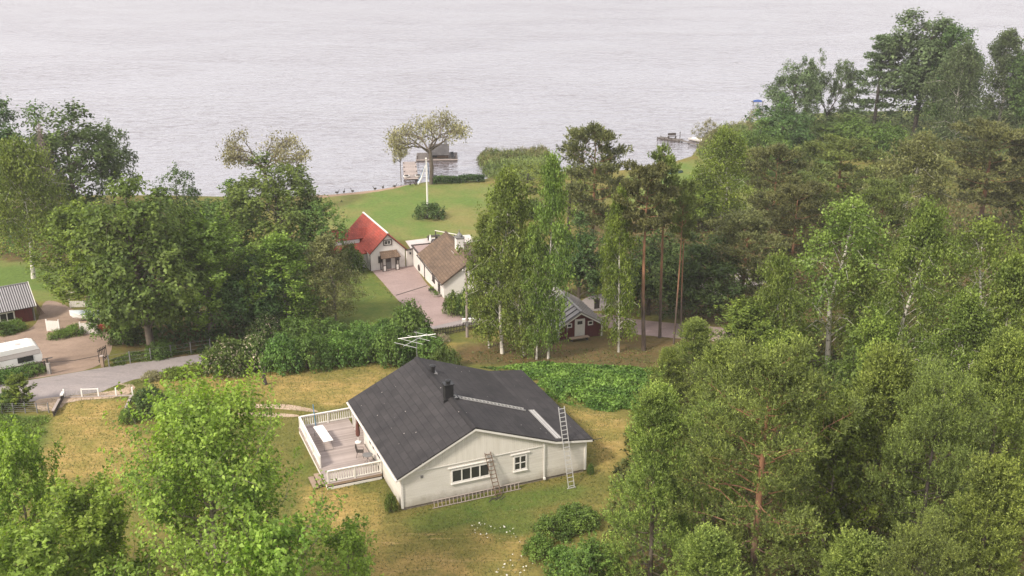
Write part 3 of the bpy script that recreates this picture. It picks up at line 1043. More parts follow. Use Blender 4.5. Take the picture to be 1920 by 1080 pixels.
MB().lathe([(.36, .69), (.38, .7), (.38, .715), (.36, .72)], n=18).build('tabletop', M['grey_paint'], rt)
for k in range(3):
    t = k * 2.094
    MB().tube([(.08 * math.cos(t), .08 * math.sin(t), .69), (.05 * math.cos(t), .05 * math.sin(t), .35), (.33 * math.cos(t), .33 * math.sin(t), 0)], .014, 5).build('leg', M['black_metal'], rt)
c2 = tag(empty('garden_chair', hw(-.45, 5.35, DZ), YAW + 3.3), 'wire garden chair on the deck right behind the front railing', 'chair')
MB().lathe([(.22, .42), (.24, .44), (.22, .46)], n=12).build('seat', M['grey_paint'], c2)
MB().tube([(-.2, .12, .45), (-.18, .28, .85), (0, .32, .92), (.18, .28, .85), (.2, .12, .45)], .016, 5).build('backrest', M['grey_paint'], c2)
for k in range(4):
    t = k * math.pi / 2 + .78
    MB().tube([(.17 * math.cos(t), .17 * math.sin(t), .43), (.24 * math.cos(t), .24 * math.sin(t), 0)], .014, 5).build('leg', M['grey_paint'], c2)
pr_ = tag(empty('folded_parasol', hw(-.42, 9.75, DZ), YAW), 'folded reddish brown parasol with white foot against the porch corner', 'parasol')
MB().lathe([(.24, 0), (.24, .06), (.08, .1), (.04, .12)], n=14).build('base', M['white_paint'], pr_)
MB().tube([(0, 0, .1), (0, 0, 1.95)], .025, 6).build('pole', M['white_paint'], pr_)
MB().lathe([(.07, .5), (.16, .62), (.17, .9), (.13, 1.4), (.05, 1.85), (.02, 1.92)], n=9).build('canopy', M['cloth_brown'], pr_)
bp_ = hw(-2.75, 13.7, 0)
o = MB().tube([(0, 0, 0), (-.12, .12, 1.75)], .04, 6).build('pole', M['blue'], None, (bp_[0], bp_[1], .5))
tag(o, 'thin blue pole leaning on the far railing of the deck', 'pole')

# ------------------------------------------------------------------ ladders round the house
l1 = tag(empty('aluminium_ladder', hw(11.85, -1.72, 0), YAW), 'tall pale aluminium ladder leaning past the right eave of bungalow', 'ladder')
ladder('l', (0, 0, .02), (.22, 2.35, 5.25), (1, 0, 0), .45, 19, M['alu'], l1, .06)
MB().beam((-.33, 0, .03), (.33, 0, .03), .07, .05).build('foot_bar', M['alu'], l1)
l2 = tag(empty('brown_ladder', hw(6.72, -.72, 0), YAW), 'short brown wooden ladder leaning on wall beside the wide window', 'ladder')
ladder('l', (0, 0, .02), (-.55, .60, 3.22), (1, 0, 0), .42, 11, M['brown_wood'], l2, .06)
l3 = tag(empty('lying_ladder', hw(1.95, -.5, 0), YAW), 'long grey wooden ladder lying on edge along the front plinth', 'ladder')
ladder('l', (0, 0, .3), (4.75, 0, .3), (0, .25, 1), .5, 17, M['grey_wood'], l3, .055)
l4 = tag(empty('lying_ladder', hw(6.75, -.42, 0), YAW), 'shorter grey ladder lying on edge behind foot of brown ladder', 'ladder')
ladder('l', (0, 0, .28), (1.75, 0, .28), (0, .25, 1), .48, 6, M['grey_wood'], l4, .055)
o = MB()
for k in range(7):
    o.beam((k * .15 - .5, (k % 3) * .12, .03 + .02 * (k % 2)), (k * .17 - .2, .3 + (k % 2) * .15, .05), .05, .03)
tag(o.build('scrap_wood', M['dark_wood'], None, hw(6.3, -1.25, 0), (0, 0, YAW)), 'dark scraps of timber on the grass below the lying ladders', 'scrap wood')

# ------------------------------------------------------------------ gabled outbuildings


def gable_house(name, label, o, yaw, w, l, he, hr, wallm, roofm, vergem, cat='house', ov=.3, ridge=.5, down=1.4, t=.1, off=.25, roof_len=None):
    """front gable on local y=0, ridge running along +y"""
    root = tag(empty(name, tuple(o), yaw), label, cat)
    ra = w * ridge
    sl, sr = (hr - he) / ra, (hr - he) / (w - ra)
    rl_ = roof_len or l
    mb = MB()
    mb.quad([(0, 0, -down), (w, 0, -down), (w, 0, he), (ra, 0, hr), (0, 0, he)])
    mb.quad([(0, rl_, -down), (0, rl_, he), (ra, rl_, hr), (w, rl_, he), (w, rl_, -down)])
    mb.quad([(0, rl_, -down), (0, 0, -down), (0, 0, he), (0, rl_, he)])
    mb.quad([(w, 0, -down), (w, rl_, -down), (w, rl_, he), (w, 0, he)])
    mb.build('wall', wallm, root)
    rf = MB()
    zt = hr + t
    el, er = zt - sl * (ra + ov), zt - sr * (w - ra + ov)
    slab_uv(rf, (-ov, -off, el), (-ov, rl_ + off, el), (ra, rl_ + off, zt), (ra, -off, zt), t * .8)
    slab_uv(rf, (w + ov, rl_ + off, er), (w + ov, -off, er), (ra, -off, zt), (ra, rl_ + off, zt), t * .8)
    roof = rf.build('roof', roofm, root)
    for y in (-off + .003, rl_ + off - .033):
        v = MB()
        for (xa, za), (xb, zb) in (((-ov, el), (ra, zt)), ((ra, zt), (w + ov, er))):
            v.prism([0] * 4, [(xa, y, za - t * .82), (xb, y, zb - t * .82), (xb, y, zb - t - .14), (xa, y, za - t - .14)],
                    [(xa, y + .03, za - t * .82), (xb, y + .03, zb - t * .82), (xb, y + .03, zb - t - .14), (xa, y + .03, za - t - .14)])
        v.build('verge_board', vergem, roof)
    return root, roof, dict(ra=ra, zt=zt, el=el, er=er, sl=sl, sr=sr)


def corner(root, x, y, z0, z1, m, s=.07):
    MB().box(x - s, x + s, y - s, y + s, z0, z1).build('corner_board', m, root)


# red-roofed white cottage
RO = G(696, 508)
RY = R(24.4)
red, rroof, ri = gable_house('red_roofed_cottage', 'white plastered cottage with steep red tiled roof and timber porch', RO, RY, 4.34, 9.4, 2.35, 4.42, M['white_plaster'], M['roof_red'], M['dark_wood'], ov=.22)
MB().beam((ri['ra'], -.27, ri['zt'] + .04), (ri['ra'], 9.7, ri['zt'] + .04), .2, .1).build('ridge_cap', M['white_plaster'], rroof)
window(red, (1.83, 0, 3.1), (1, 0, 0), (0, -1, 0), .72, .42, 2, 1, M['white_wood'], .05, False, fw=.05)
fr_ = MB()
fr_.box(1.66, 1.77, -.07, -.003, 2.96, 3.66).box(2.61, 2.72, -.07, -.003, 2.96, 3.66).box(1.77, 2.61, -.068, -.003, 3.58, 3.66).box(1.77, 2.61, -.068, -.003, 2.96, 3.04)
fr_.build('window_surround', M['dark_wood'], red)
for a in (1.0, 3.15):
    window(red, (a, 0, .95), (1, 0, 0), (0, -1, 0), .4, .7, 1, 2, M['dark_wood'], .06, False, fw=.07)
dr = MB().box(1.85, 2.55, -.05, -.003, .0, 1.55).build('door', M['grey_paint'], red)
MB().box(1.92, 2.48, -.07, -.052, .85, 1.45).build('pane', M['glass'], dr)
# timber porch
po = MB()
slab_uv(po, (1.0, -1.15, 1.72), (3.45, -1.15, 1.72), (3.3, -.02, 2.3), (1.15, -.02, 2.3), .08)
pc = po.build('porch_roof', M['roof_brown'], red)
for a in (1.2, 1.62, 2.82, 3.22):
    MB().box(a - .05, a + .05, -1.0, -.9, -.05, 1.72).build('porch_post', M['dark_wood'], red)
for a in (1.2, 3.22):
    MB().box(a - .05, a + .05, -.16, -.06, -.05, 1.8).build('porch_post', M['dark_wood'], red)
for a0_, a1_ in ((1.25, 1.57), (2.87, 3.17)):
    MB().box(a0_, a1_, -.97, -.93, .1, .72).build('porch_panel', M['white_wood'], red)
    MB().box(a0_, a1_, -.98, -.92, .72, .79).build('porch_rail', M['dark_wood'], red)
MB().box(1.25, 3.17, -.99, -.91, 1.62, 1.7).build('porch_beam', M['dark_wood'], red)
MB().tube([(-.1, -.05, 2.1), (-.06, -.05, -.4)], .045, 6).build('downpipe', M['dark_wood'], red)
MB().tube([(4.42, -.06, 2.1), (4.75, -.12, 2.05), (5.1, -.12, 2.0)], .04, 6).build('gutter', M['dark_wood'], red)
# side wing with its own red roofs
wg = MB()
wg.box(-4.2, -.02, 1.6, 6.0, -1.4, 1.95)
wg.build('wing_wall', M['white_plaster'], red)
wr_ = MB()
slab_uv(wr_, (-4.45, 1.3, 1.85), (.3, 1.3, 1.85), (.3, 3.0, 2.75), (-4.45, 3.0, 2.75), .1)
slab_uv(wr_, (-4.3, 4.2, 2.9), (2.1, 4.2, 2.9), (2.1, 5.6, 3.85), (-4.3, 5.6, 3.85), .1)
slab_uv(wr_, (2.1, 7.2, 2.8), (-4.3, 7.2, 2.8), (-4.3, 5.6, 3.85), (2.1, 5.6, 3.85), .1)
wing = wr_.build('wing_roof', M['roof_red'], red)
MB().box(-4.2, -.02, 4.3, 6.6, 1.9, 2.95).build('wing_upper_wall', M['white_plaster'], red)
# white wall joining the two cottages
j0, j1 = G(763, 500), G(777, 497)
gw = tag(empty('garden_wall', tuple(j0), math.atan2(j1[1] - j0[1], j1[0] - j0[0])), 'short white plastered wall joining the two white cottages', 'wall')
lw_ = float(np.linalg.norm((j1 - j0)[:2]))
MB().box(.05, lw_ + .1, 0, .25, -1, 2.05).build('wall', M['white_plaster'], gw)
MB().box(.0, lw_ + .12, -.05, .3, 2.05, 2.12).build('coping', M['dark_wood'], gw)
lt = MB().lathe([(.03, 0), (.1, .03), (.12, .25), (.04, .33)], (lw_ * .45, -.12, 1.5), 8).build('lantern', M['black_metal'], gw)

# brown-roofed white cottage
BO = G(832.5, 559)
BY = R(18.4)
brn, broof, bi = gable_house('brown_roofed_cottage', 'long white plastered cottage with brown tiled roof and white chimney', BO, BY, 6.4, 14.2, 1.92, 4.12, M['white_plaster'], M['roof_brown'], M['dark_wood'], ov=.35, roof_len=10.6, down=2.0)
MB().beam((bi['ra'], -.27, bi['zt'] + .03), (bi['ra'], 10.9, bi['zt'] + .03), .22, .07).build('ridge_cap', M['roof_brown'], broof)
bc = MB().box(2.75, 3.6, 4.3, 5.15, 3.4, 5.3).build('chimney', M['white_plaster'], broof)
MB().box(2.68, 3.67, 4.23, 5.22, 5.3, 5.42).build('cap', M['grey_paint'], bc)
MB().lathe([(.38, 0), (.33, .2), (.12, .45), (.06, .5), (.05, .75), (.02, .85)], (3.18, 4.72, 5.42), 10).build('cowl', M['grey_paint'], bc)
MB().box(2.35, 2.75, 4.2, 5.25, 3.42, 3.66).build('flashing', M['alu'], bc)
MB().box(-.05, 6.0, 10.62, 14.2, -2, 1.62).build('annex_wall', M['white_plaster'], brn)
MB().box(-.2, 6.2, 10.9, 14.35, 1.62, 1.74).build('annex_roof', M['paving'], brn)
MB().box(-.25, -.1, 10.86, 14.4, 1.74, 1.86).box(-.1, 6.2, 14.28, 14.42, 1.74, 1.86).build('annex_edge', M['dark_wood'], brn)
window(brn, (0, 4.9, .55), (0, -1, 0), (-1, 0, 0), .95, 1.0, 2, 1, M['dark_wood'], .06, True, fw=.08)
dr = MB().box(-.05, -.003, 1.55, 2.45, -.45, 1.5).build('door', M['dark_wood'], brn)
MB().box(-.065, -.052, 1.7, 2.3, .7, 1.35).build('pane', M['glass'], dr)
MB().tube([(-.42, 10.5, 1.72), (-.06, 9.6, 1.2), (-.06, 8.6, 1.0), (-.06, 8.6, -1.0)], .05, 6).build('downpipe', M['dark_wood'], brn)
MB().tube([(-.42, -.2, 1.66), (-.42, 10.8, 1.66)], .06, 7).build('gutter', M['dark_wood'], broof)
window(brn, (4.6, 0, 1.5), (1, 0, 0), (0, -1, 0), .6, .8, 1, 1, M['dark_wood'], .06, False)


def bw_(a, b, z=None):
    c, s = math.cos(BY), math.sin(BY)
    x, y = BO[0] + a * c - b * s, BO[1] + a * s + b * c
    return (x, y, tz(y) if z is None else z)


wc = tag(MB().lathe([(.32, -.05), (.40, 0), (.40, .06), (.1, .06)], n=16).build('cart_wheel', M['dark_wood'], None, bw_(-.12, 11.2, tz(bw_(-.1, 11.2)[1]) + .62), (0, math.pi / 2, BY)), 'dark round wooden wheel leaning on the long cottage wall', 'wheel')
for k, (b, r_, lab) in enumerate(((3.3, .38, 'small dark planter with stone rim by the cottage window'), (1.9, .55, 'pale stone ring planter beside the brown cottage door'), (.95, .45, 'low stone edged flower bowl at the cottage front corner'))):
    x = bw_(-.55, b)
    pt = tag(empty('flower_planter', x, 0), lab, 'planter', 'planters along the brown cottage')
    MB().lathe([(r_, 0), (r_ * 1.02, .2), (r_ * .78, .22), (r_ * .75, .15)], n=12).build('rim', M['stone'] if k else M['dark_wood'], pt)
    rg = np.random.default_rng(k)
    mb = MB()
    for i in range(40):
        p = Vector((rg.normal(0, r_ * .3), rg.normal(0, r_ * .3), .18 + rg.random() * .3))
        d = Vector((rg.normal(), rg.normal(), 1)).normalized() * .1
        e = d.cross(Vector((rg.normal(), rg.normal(), rg.normal()))).normalized() * .06
        mb.quad([p - d, p + e, p + d, p - e])
    mb.build('plant', M['leaf_hedge'], pt)

# dark little iron fence before its gable
f0, f1 = G(836, 573), G(850, 590)
fe = tag(empty('iron_fence', tuple(f0), math.atan2(f1[1] - f0[1], f1[0] - f0[0])), 'short dark iron fence at the near corner of brown cottage', 'fence')
lf = float(np.linalg.norm((f1 - f0)[:2]))
for z in (.25, .95):
    MB().beam((0, 0, z), (lf, 0, z), .04, .05).build('rail', M['black_metal'], fe)
bar_ = MB().box(-.015, .015, -.015, .015, 0, 1.05).mesh('bar', M['black_metal'])
for i in range(10):
    link('bar', bar_, fe, (lf * i / 9, 0, 0))
# pergola and patio things behind
p0_, p1_ = G(817, 452), G(888, 464)
pg = tag(empty('pergola', tuple(p0_), math.atan2(p1_[1] - p0_[1], p1_[0] - p0_[0])), 'pale timber rail frame on posts behind the brown cottage', 'pergola')
lp = float(np.linalg.norm((p1_ - p0_)[:2]))
MB().beam((-.1, 0, 1.45), (lp, 0, 1.45), .07, .08).build('beam', M['fascia_white'], pg)
for i in range(5):
    MB().box(lp * i / 4 - .05, lp * i / 4 + .05, -.05, .05, 0, 1.38).build('post', M['dark_wood'], pg)
for z in (.5, .95):
    MB().beam((0, 0, z), (lp, 0, z), .03, .04).build('wire', M['grey_paint'], pg)
x = G(807, 457)
wp = tag(empty('closed_parasol', tuple(x)), 'closed white parasol standing on the pale terrace', 'parasol')
MB().tube([(0, 0, 0), (0, 0, 1.0)], .03, 6).build('pole', M['white_paint'], wp)
MB().lathe([(.12, .3), (.17, .5), (.12, .9), (.03, 1.25)], n=9).build('canopy', M['cloth_white'], wp)
x = G(814, 452)
pb = tag(empty('patio_table', tuple(x), .4), 'dark garden table with two benches on the pale terrace', 'table')
MB().box(-.8, .8, -.4, .4, .68, .74).build('tabletop', M['dark_wood'], pb)
for s in (-1, 1):
    MB().box(-.8, .8, s * .75 - .15, s * .75 + .15, .4, .45).build('bench', M['dark_wood'], pb)
    MB().box(s * .6 - .05, s * .6 + .05, -.75, .75, 0, .4).build('leg', M['dark_wood'], pb)

# dark red hut
HUO = G(1047, 637)
HUY = R(17.4)
hut, hroof, hi = gable_house('red_hut', 'small dark red wooden hut with ribbed grey metal roof', HUO, HUY, 4.5, 7.2, 1.28, 2.62, M['siding_red'], M['metal_roof'], M['fascia_white'], 'hut', ov=.42)
for i in range(9):
    y = -.25 + 7.7 * (i + .15) / 9
    MB().beam((-.42, y, hi['el'] + .03), (hi['ra'] - .02, y, hi['zt'] + .03), .09, .06, (0, 0, 1)).build('rib', M['black_metal'], hroof)
    MB().beam((4.92, y, hi['er'] + .03), (hi['ra'] + .02, y, hi['zt'] + .03), .06, .04, (0, 0, 1)).build('rib', M['metal_roof'], hroof)
MB().beam((hi['ra'], -.26, hi['zt'] + .06), (hi['ra'], 7.46, hi['zt'] + .06), .22, .05).build('ridge_cap', M['metal_rib'], hroof)
corner(hut, 0, -.01, -.3, 1.25, M['white_wood'])
corner(hut, 4.5, -.01, -.3, 1.25, M['white_wood'])
MB().box(.85, .9, -.05, -.003, -.2, 1.5).build('batten', M['grey_wood'], hut)
dr = MB().box(1.75, 2.62, -.06, -.003, .12, 1.85).build('door', M['white_wood'], hut)
MB().box(1.67, 1.75, -.09, -.003, .1, 1.93).box(2.62, 2.70, -.09, -.003, .1, 1.93).box(1.75, 2.62, -.088, -.003, 1.85, 1.93).build('door_frame', M['fascia_white'], dr)
MB().box(1.93, 2.44, -.075, -.062, 1.38, 1.72).build('pane', M['glass'], dr)
window(hut, (3.12, 0, 1.25), (1, 0, 0), (0, -1, 0), .36, .26, 1, 1, M['fascia_white'], .06, False, fw=.09)
window(hut, (.95, 0, 1.22), (1, 0, 0), (0, -1, 0), .34, .26, 1, 1, M['fascia_white'], .06, False, fw=.09)
x = G(1086, 638)
hb = tag(empty('plank_bench', tuple(x), HUY + .05), 'low weathered plank bench in front of the dark red hut', 'bench')
MB().box(-1.0, 1.0, -.28, .28, .28, .34).build('seat', M['raw_wood'], hb)
for s in (-.8, .8):
    MB().box(s - .06, s + .06, -.22, .22, 0, .28).build('leg', M['dark_wood'], hb)

# dark red barn on the left edge, its roof of pale ribbed sheets
NO = G(64, 601)
n1_ = G(0, 611)
ny = math.atan2(n1_[1] - NO[1], n1_[0] - NO[0])
barn = tag(empty('red_barn', tuple(NO), ny), 'dark red wooden barn with pale ribbed roof at left edge', 'barn')
# local x runs left along the near wall, y runs towards the camera side, so far is -y
NL, ND = 9.0, 4.6
bm_ = MB()
bm_.box(0, NL, -ND, 0, -1, 1.75)
bm_.quad([(0, -ND, 1.75), (0, 0, 1.75), (0, -ND / 2, 3.3)])
bm_.build('wall', M['siding_red'], barn)
br_ = MB()
slab_uv(br_, (-.3, .35, 1.62), (NL, .35, 1.62), (NL, -ND / 2, 3.42), (-.3, -ND / 2, 3.42), .08)
slab_uv(br_, (NL, -ND - .35, 1.62), (-.3, -ND - .35, 1.62), (-.3, -ND / 2, 3.42), (NL, -ND / 2, 3.42), .08)
nroof = br_.build('roof', M['corrugated'], barn)
rb = MB()
for i in range(40):
    xx = -.15 + i * .23
    rb.beam((xx, .36, 1.64), (xx, -ND / 2 + .05, 3.41), .11, .05, (0, .5, 1))
ro_ = rb.build('roof_rib', M['corrugated_rib'], nroof)
ro_['kind'] = 'stuff'
MB().beam((-.35, .38, 1.6), (-.35, -ND / 2, 3.46), .05, .3, (0, .5, 1)).build('verge_board', M['fascia_white'], nroof)
MB().beam((-.35, -ND / 2, 3.46), (NL, -ND / 2, 3.46), .22, .07).build('ridge_cap', M['grey_paint'], nroof)
window(barn, (3.1, 0, .55), (-1, 0, 0), (0, 1, 0), 1.25, .8, 2, 1, M['fascia_white'], .07, False, fw=.12)
corner(barn, 0, 0, -.6, 1.6, M['dark_wood'], .05)
MB().tube([(-.1, .15, 1.55), (-.1, .12, -.3)], .045, 6).build('downpipe', M['grey_paint'], barn)
x = G(73, 590)
o = MB()
for k in range(4):
    o.beam((k * .16, .1 * k, .02), (-.35 + k * .1, .25, 1.5 - .18 * k), .14, .035)
tag(o.build('leaning_boards', M['raw_wood'], None, tuple(x)), 'loose boards leaning on end of the dark red barn', 'boards')

# ------------------------------------------------------------------ caravan
CO = G(83, 691)
c1 = G(0, 704)
cy = math.atan2(c1[1] - CO[1], c1[0] - CO[0])
car = tag(empty('caravan', tuple(CO), cy), 'cream white caravan parked behind the roadside fence', 'caravan')
# local x to the left along the near side, y towards the road
CW, CL = 2.1, 6.0
prof = [(.32, .45), (.05, .9), (-.02, 1.35), (.12, 1.95), (.35, 2.28), (.7, 2.4), (CL - .7, 2.4), (CL, 1.9), (CL, .45)]
cbod = MB().prism(prof, [(x, 0, z) for x, z in prof], [(x, -CW, z) for x, z in prof]).build('body', M['white_paint'], car)
for z0, z1 in ((1.93, 1.95), (1.52, 1.54), (.75, .78)):
    MB().box(.1, CL, .002, .014, z0, z1).build('trim_strip', M['brown_wood'], car)
MB().box(.1, CL, .001, .008, 1.56, 1.92).build('trim_panel', M['terrace'], car)
for x0, x1, z0, z1 in ((.75, 2.05, 1.0, 1.5), (3.6, 4.2, 1.1, 1.45), (4.9, 5.5, 1.0, 1.5)):
    f = MB().box(x0, x1, .002, .03, z0, z1).build('window', M['black_metal'], car)
    MB().box(x0 + .06, x1 - .06, .03, .04, z0 + .06, z1 - .06).build('pane', M['glass'], f)
for x0, y0 in ((1.5, -1.2), (4.2, -.8), (3.3, -1.6)):
    MB().box(x0, x0 + .42, y0, y0 + .42, 2.4, 2.48).build('roof_hatch', M['terrace'], car)
MB().tube([(2.6, -1.0, 2.4), (2.6, -1.0, 3.0)], .02, 5).tube([(2.6, -1.35, 2.95), (2.6, -.65, 2.95)], .012, 4).tube([(2.45, -1.2, 2.85), (2.45, -.8, 2.85)], .012, 4).build('aerial', M['grey_paint'], car)
for y in (-.02, -CW + .1):
    MB().lathe([(.02, -.08), (.3, -.08), (.32, 0), (.3, .08), (.02, .08)], n=14).build('wheel', M['black_metal'], car, (3.1, y, .32), (math.pi / 2, 0, 0))
MB().tube([(.1, -CW / 2, .5), (-1.0, -CW / 2, .45)], .05, 6).build('drawbar', M['grey_paint'], car)
# rail fence in front of it
f0, f1 = G(86, 697), G(-60, 724)
rfe = tag(empty('rail_fence', tuple(f0), math.atan2(f1[1] - f0[1], f1[0] - f0[0])), 'thin dark rail fence between caravan and road', 'fence')
lf = float(np.linalg.norm((f1 - f0)[:2]))
MB().beam((0, 0, .95), (lf, 0, .95 + (tz(f1[1]) - f0[2])), .06, .08).build('rail', M['dark_wood'], rfe)
MB().beam((0, 0, .5), (lf, 0, .5 + (tz(f1[1]) - f0[2])), .05, .06).build('rail', M['dark_wood'], rfe)
for i in range(6):
    t = i / 5
    MB().box(lf * t - .05, lf * t + .05, -.05, .05, t * (tz(f1[1]) - f0[2]) - .1, 1.05 + t * (tz(f1[1]) - f0[2])).build('post', M['dark_wood'], rfe)
# driveway posts and bar
g0, g1 = G(93, 701), G(193, 688)
gp_ = tag(empty('gate_post', tuple(g0)), 'pale concrete gate post at the caravan side of driveway', 'post', 'driveway gate posts')
MB().box(-.13, .13, -.13, .13, -.1, 1.0).build('shaft', M['concrete'], gp_)
MB().box(-.16, .16, -.16, .16, 1.0, 1.06).build('cap', M['concrete'], gp_)
MB().box(-.12, .02, -.05, .05, 1.06, 1.5).build('hinge_post', M['dark_wood'], gp_)
gq = tag(empty('gate_post', tuple(g1)), 'square timber gate post at the right side of driveway', 'post', 'driveway gate posts')
MB().box(-.13, .13, -.13, .13, -.1, 1.05).build('shaft', M['raw_wood'], gq)
MB().box(-.15, .15, -.15, .15, 1.05, 1.1).build('cap', M['grey_wood'], gq)
MB().tube([tuple(g0 + [0, 0, 1.05]), tuple((g0 + g1) / 2 + [0, 0, .95]), tuple(g1 + [0, 0, 1.1])], .03, 5)
o = MB().tube([(0, 0, 1.08), tuple((g1 - g0) / 2 + [0, 0, .98]), tuple(g1 - g0 + [-.2, 0, 1.12])], .032, 5).build('barrier_chain', M['dark_wood'], None, tuple(g0))
tag(o, 'thin dark barrier line strung across the gravel driveway', 'barrier')
x = G(187, 682)
dg = tag(empty('folded_gate', tuple(x), 1.2), 'dark slatted gate leaf standing open beside driveway post', 'gate')
for i in range(6):
    MB().box(i * .2 - .03, i * .2 + .03, -.02, .02, .1, 1.45).build('slat', M['dark_wood'], dg)
for z in (.3, 1.2):
    MB().box(-.05, 1.08, .021, .06, z - .05, z + .05).build('rail', M['dark_wood'], dg)


def picket_panel(name, label, px0, px1, h, n, m, group=None, cat='fence panel', frame=None):
    a, b = G(*px0), G(*px1)
    d = b - a
    l_ = float(np.linalg.norm(d[:2]))
    root = tag(empty(name, tuple(a), math.atan2(d[1], d[0])), label, cat, group)
    w = l_ / n
    dz_ = (b[2] - a[2]) / l_
    slat = MB().box(-w * .42, w * .42, -.015, .015, .05, h).mesh('slat', m)
    for i in range(n):
        link('slat', slat, root, (w * (i + .5), 0, dz_ * w * (i + .5)))
    for z in (.22, h - .25):
        MB().beam((0, .035, z), (l_, .035, z + dz_ * l_), .03, .09).build('rail', m, root)
    for x_ in (0, l_):
        MB().box(x_ - .06, x_ + .06, -.02, .09, -.05 + dz_ * x_, (frame or h + .12) + dz_ * x_).build('post', m, root)
    if frame:
        MB().beam((0, .035, frame), (l_, .035, frame + dz_ * l_), .1, .1).build('top_beam', m, root)
    return root


picket_panel('picket_gate', 'left one of two white slatted panels on the gravel yard', (89, 621), (112, 622), 1.15, 8, M['white_wood'], 'white slatted panels round the yard')
picket_panel('picket_gate', 'white slatted panel beside the brick planter under tree', (152, 627), (183, 626), 1.2, 10, M['white_wood'], 'white slatted panels round the yard')
picket_panel('framed_gate', 'white slatted gate under a tall white post and beam frame', (132, 577), (170, 576), .75, 12, M['white_wood'], 'white slatted panels round the yard', 'gate', 1.75)
# brick edging by it
x = G(186, 622)
o = MB().box(-.1, 1.2, -.15, .15, -.1, .75).build('brick_planter', M['roof_red'], None, tuple(x), (0, 0, .3))
tag(o, 'low reddish brick planter wall beside the white panel', 'planter')
x = G(150, 613)
tag(MB().box(-.9, .7, -.4, .4, 0, .25).box(-.7, .9, -.2, .5, .25, .42).build('stacked_boards', M['raw_wood'], None, tuple(x), (0, 0, .2)), 'stack of brown boards beside white covered boat', 'boards')


def boat(name, label, o, yaw, l, w, h, hullm, inm, cover=None, upturned=False, parent=None, cat='boat'):
    root = tag(empty(name, tuple(o), yaw), label, cat)
    mb = MB(); n = 9
    ring = []
    for i in range(n):
        t = i / (n - 1)
        ww_ = w / 2 * (1 - max(0, (t - .35) / .65) ** 2.2) * (.86 + .14 * min(1, t * 4))
        ww_ = max(ww_, .02)
        z = h * (1 + .25 * t ** 3)
        ring.append([(l * t, -ww_, z), (l * t, -ww_ * .75, z * .45), (l * (t * .94), 0, .0 + .25 * h * t ** 4), (l * t, ww_ * .75, z * .45), (l * t, ww_, z)])
    k = 0
    for r_ in ring:
        mb.v += r_
    for i in range(n - 1):
        for j in range(4):
            mb.f.append((i * 5 + j, i * 5 + j + 1, (i + 1) * 5 + j + 1, (i + 1) * 5 + j))
    mb.f.append((0, 1, 2, 3, 4))
    hull = mb.build('hull', hullm, root)
    if upturned:
        hull.rotation_euler = (math.pi, 0, 0)
        hull.location = (0, 0, h)
        MB().beam((.1, 0, h + .03), (l * .9, 0, h + .0), .06, .06).build('keel', inm, root)
        return root
    inn = MB()
    inn.v = [(p[0] * .985 + .02, p[1] * .86, h * .55) for r_ in ring for p in (r_[0], r_[4])]
    for i in range(n - 1):
        inn.f.append((2 * i, 2 * i + 1, 2 * i + 3, 2 * i + 2))
    inn.build('floor', inm, root)
    for t in (.25, .55):
        MB().box(l * t - .12, l * t + .12, -w * .42, w * .42, h * .72, h * .8).build('thwart', inm, root)
    gw_ = MB()
    gw_.tube([ring[i][0] for i in range(n)], .035, 5).tube([ring[i][4] for i in range(n)], .035, 5)
    gw_.build('gunwale', hullm, root)
    if cover:
        cv = MB(); m_ = []
        for i in range(n):
            m_ += [(ring[i][0][0], ring[i][0][1] * 1.04, ring[i][0][2] + .02), (ring[i][0][0], 0, ring[i][0][2] + .28 * (1 - i / n)), (ring[i][4][0], ring[i][4][1] * 1.04, ring[i][4][2] + .02)]
        cv.v = m_
        for i in range(n - 1):
            for j in range(2):
                cv.f.append((3 * i + j, 3 * i + j + 1, 3 * i + 4 + j, 3 * i + 3 + j))
        cv.build('cover', cover, root)
    return root


M['tarp_pale'] = mat('tarp_pale', (.55, .62, .68), (.68, .70, .72), 2, .5)
x = G(212, 607)
cb = boat('covered_boat', 'white boat under a pale blue cover half hidden by big tree', x + [0, 0, .25], R(172), 4.6, 1.7, .75, M['white_paint'], M['terrace'], M['tarp_pale'])
MB().box(1.0, 3.0, -.5, .5, -.25, .1).build('cradle', M['dark_wood'], cb)

# ------------------------------------------------------------------ timber edged dry lawn plot with its white posts
a, b = G(101, 781), G(120, 745)
tw = tag(empty('timber_edging', tuple(a), math.atan2((b - a)[1], (b - a)[0])), 'dark plank edging at the left side of the dry lawn', 'edging')
le = float(np.linalg.norm((b - a)[:2]))
for z, off in ((.12, 0), (.36, .02)):
    MB().box(0, le, off - .04, off + .04, z - .11, z + .11).build('board', M['dark_wood'], tw)
MB().box(0, le * .62, -.1, .12, .47, .53).build('cap_board', M['grey_wood'], tw)
MB().box(le * .8, le, -.12, .12, .47, .55).build('cap_board', M['white_wood'], tw)
a, b = G(233, 780), G(247, 748)
tw2 = tag(empty('timber_edging', tuple(a), math.atan2((b - a)[1], (b - a)[0])), 'short grey plank edging beside the dark round bush', 'edging')
le = float(np.linalg.norm((b - a)[:2]))
MB().box(0, le, -.05, .05, 0, .3).build('board', M['dark_wood'], tw2)
MB().box(0, le, -.09, .1, .3, .36).build('cap_board', M['grey_wood'], tw2)
pa, pb2 = G(121, 746), G(249, 742)
pf = tag(empty('netting_fence', tuple(pa), math.atan2((pb2 - pa)[1], (pb2 - pa)[0])), 'white posts with netting along the roadside edge of dry lawn', 'fence')
lf = float(np.linalg.norm((pb2 - pa)[:2]))
for t in (0, .26, .50, .76, 1.0):
    MB().box(lf * t - .05, lf * t + .05, -.05, .05, 0, .78).build('post', M['white_paint'], pf)
MB().box(lf * .26 + .05, lf * .5 - .05, -.03, .03, .70, .76).build('rail', M['white_paint'], pf)
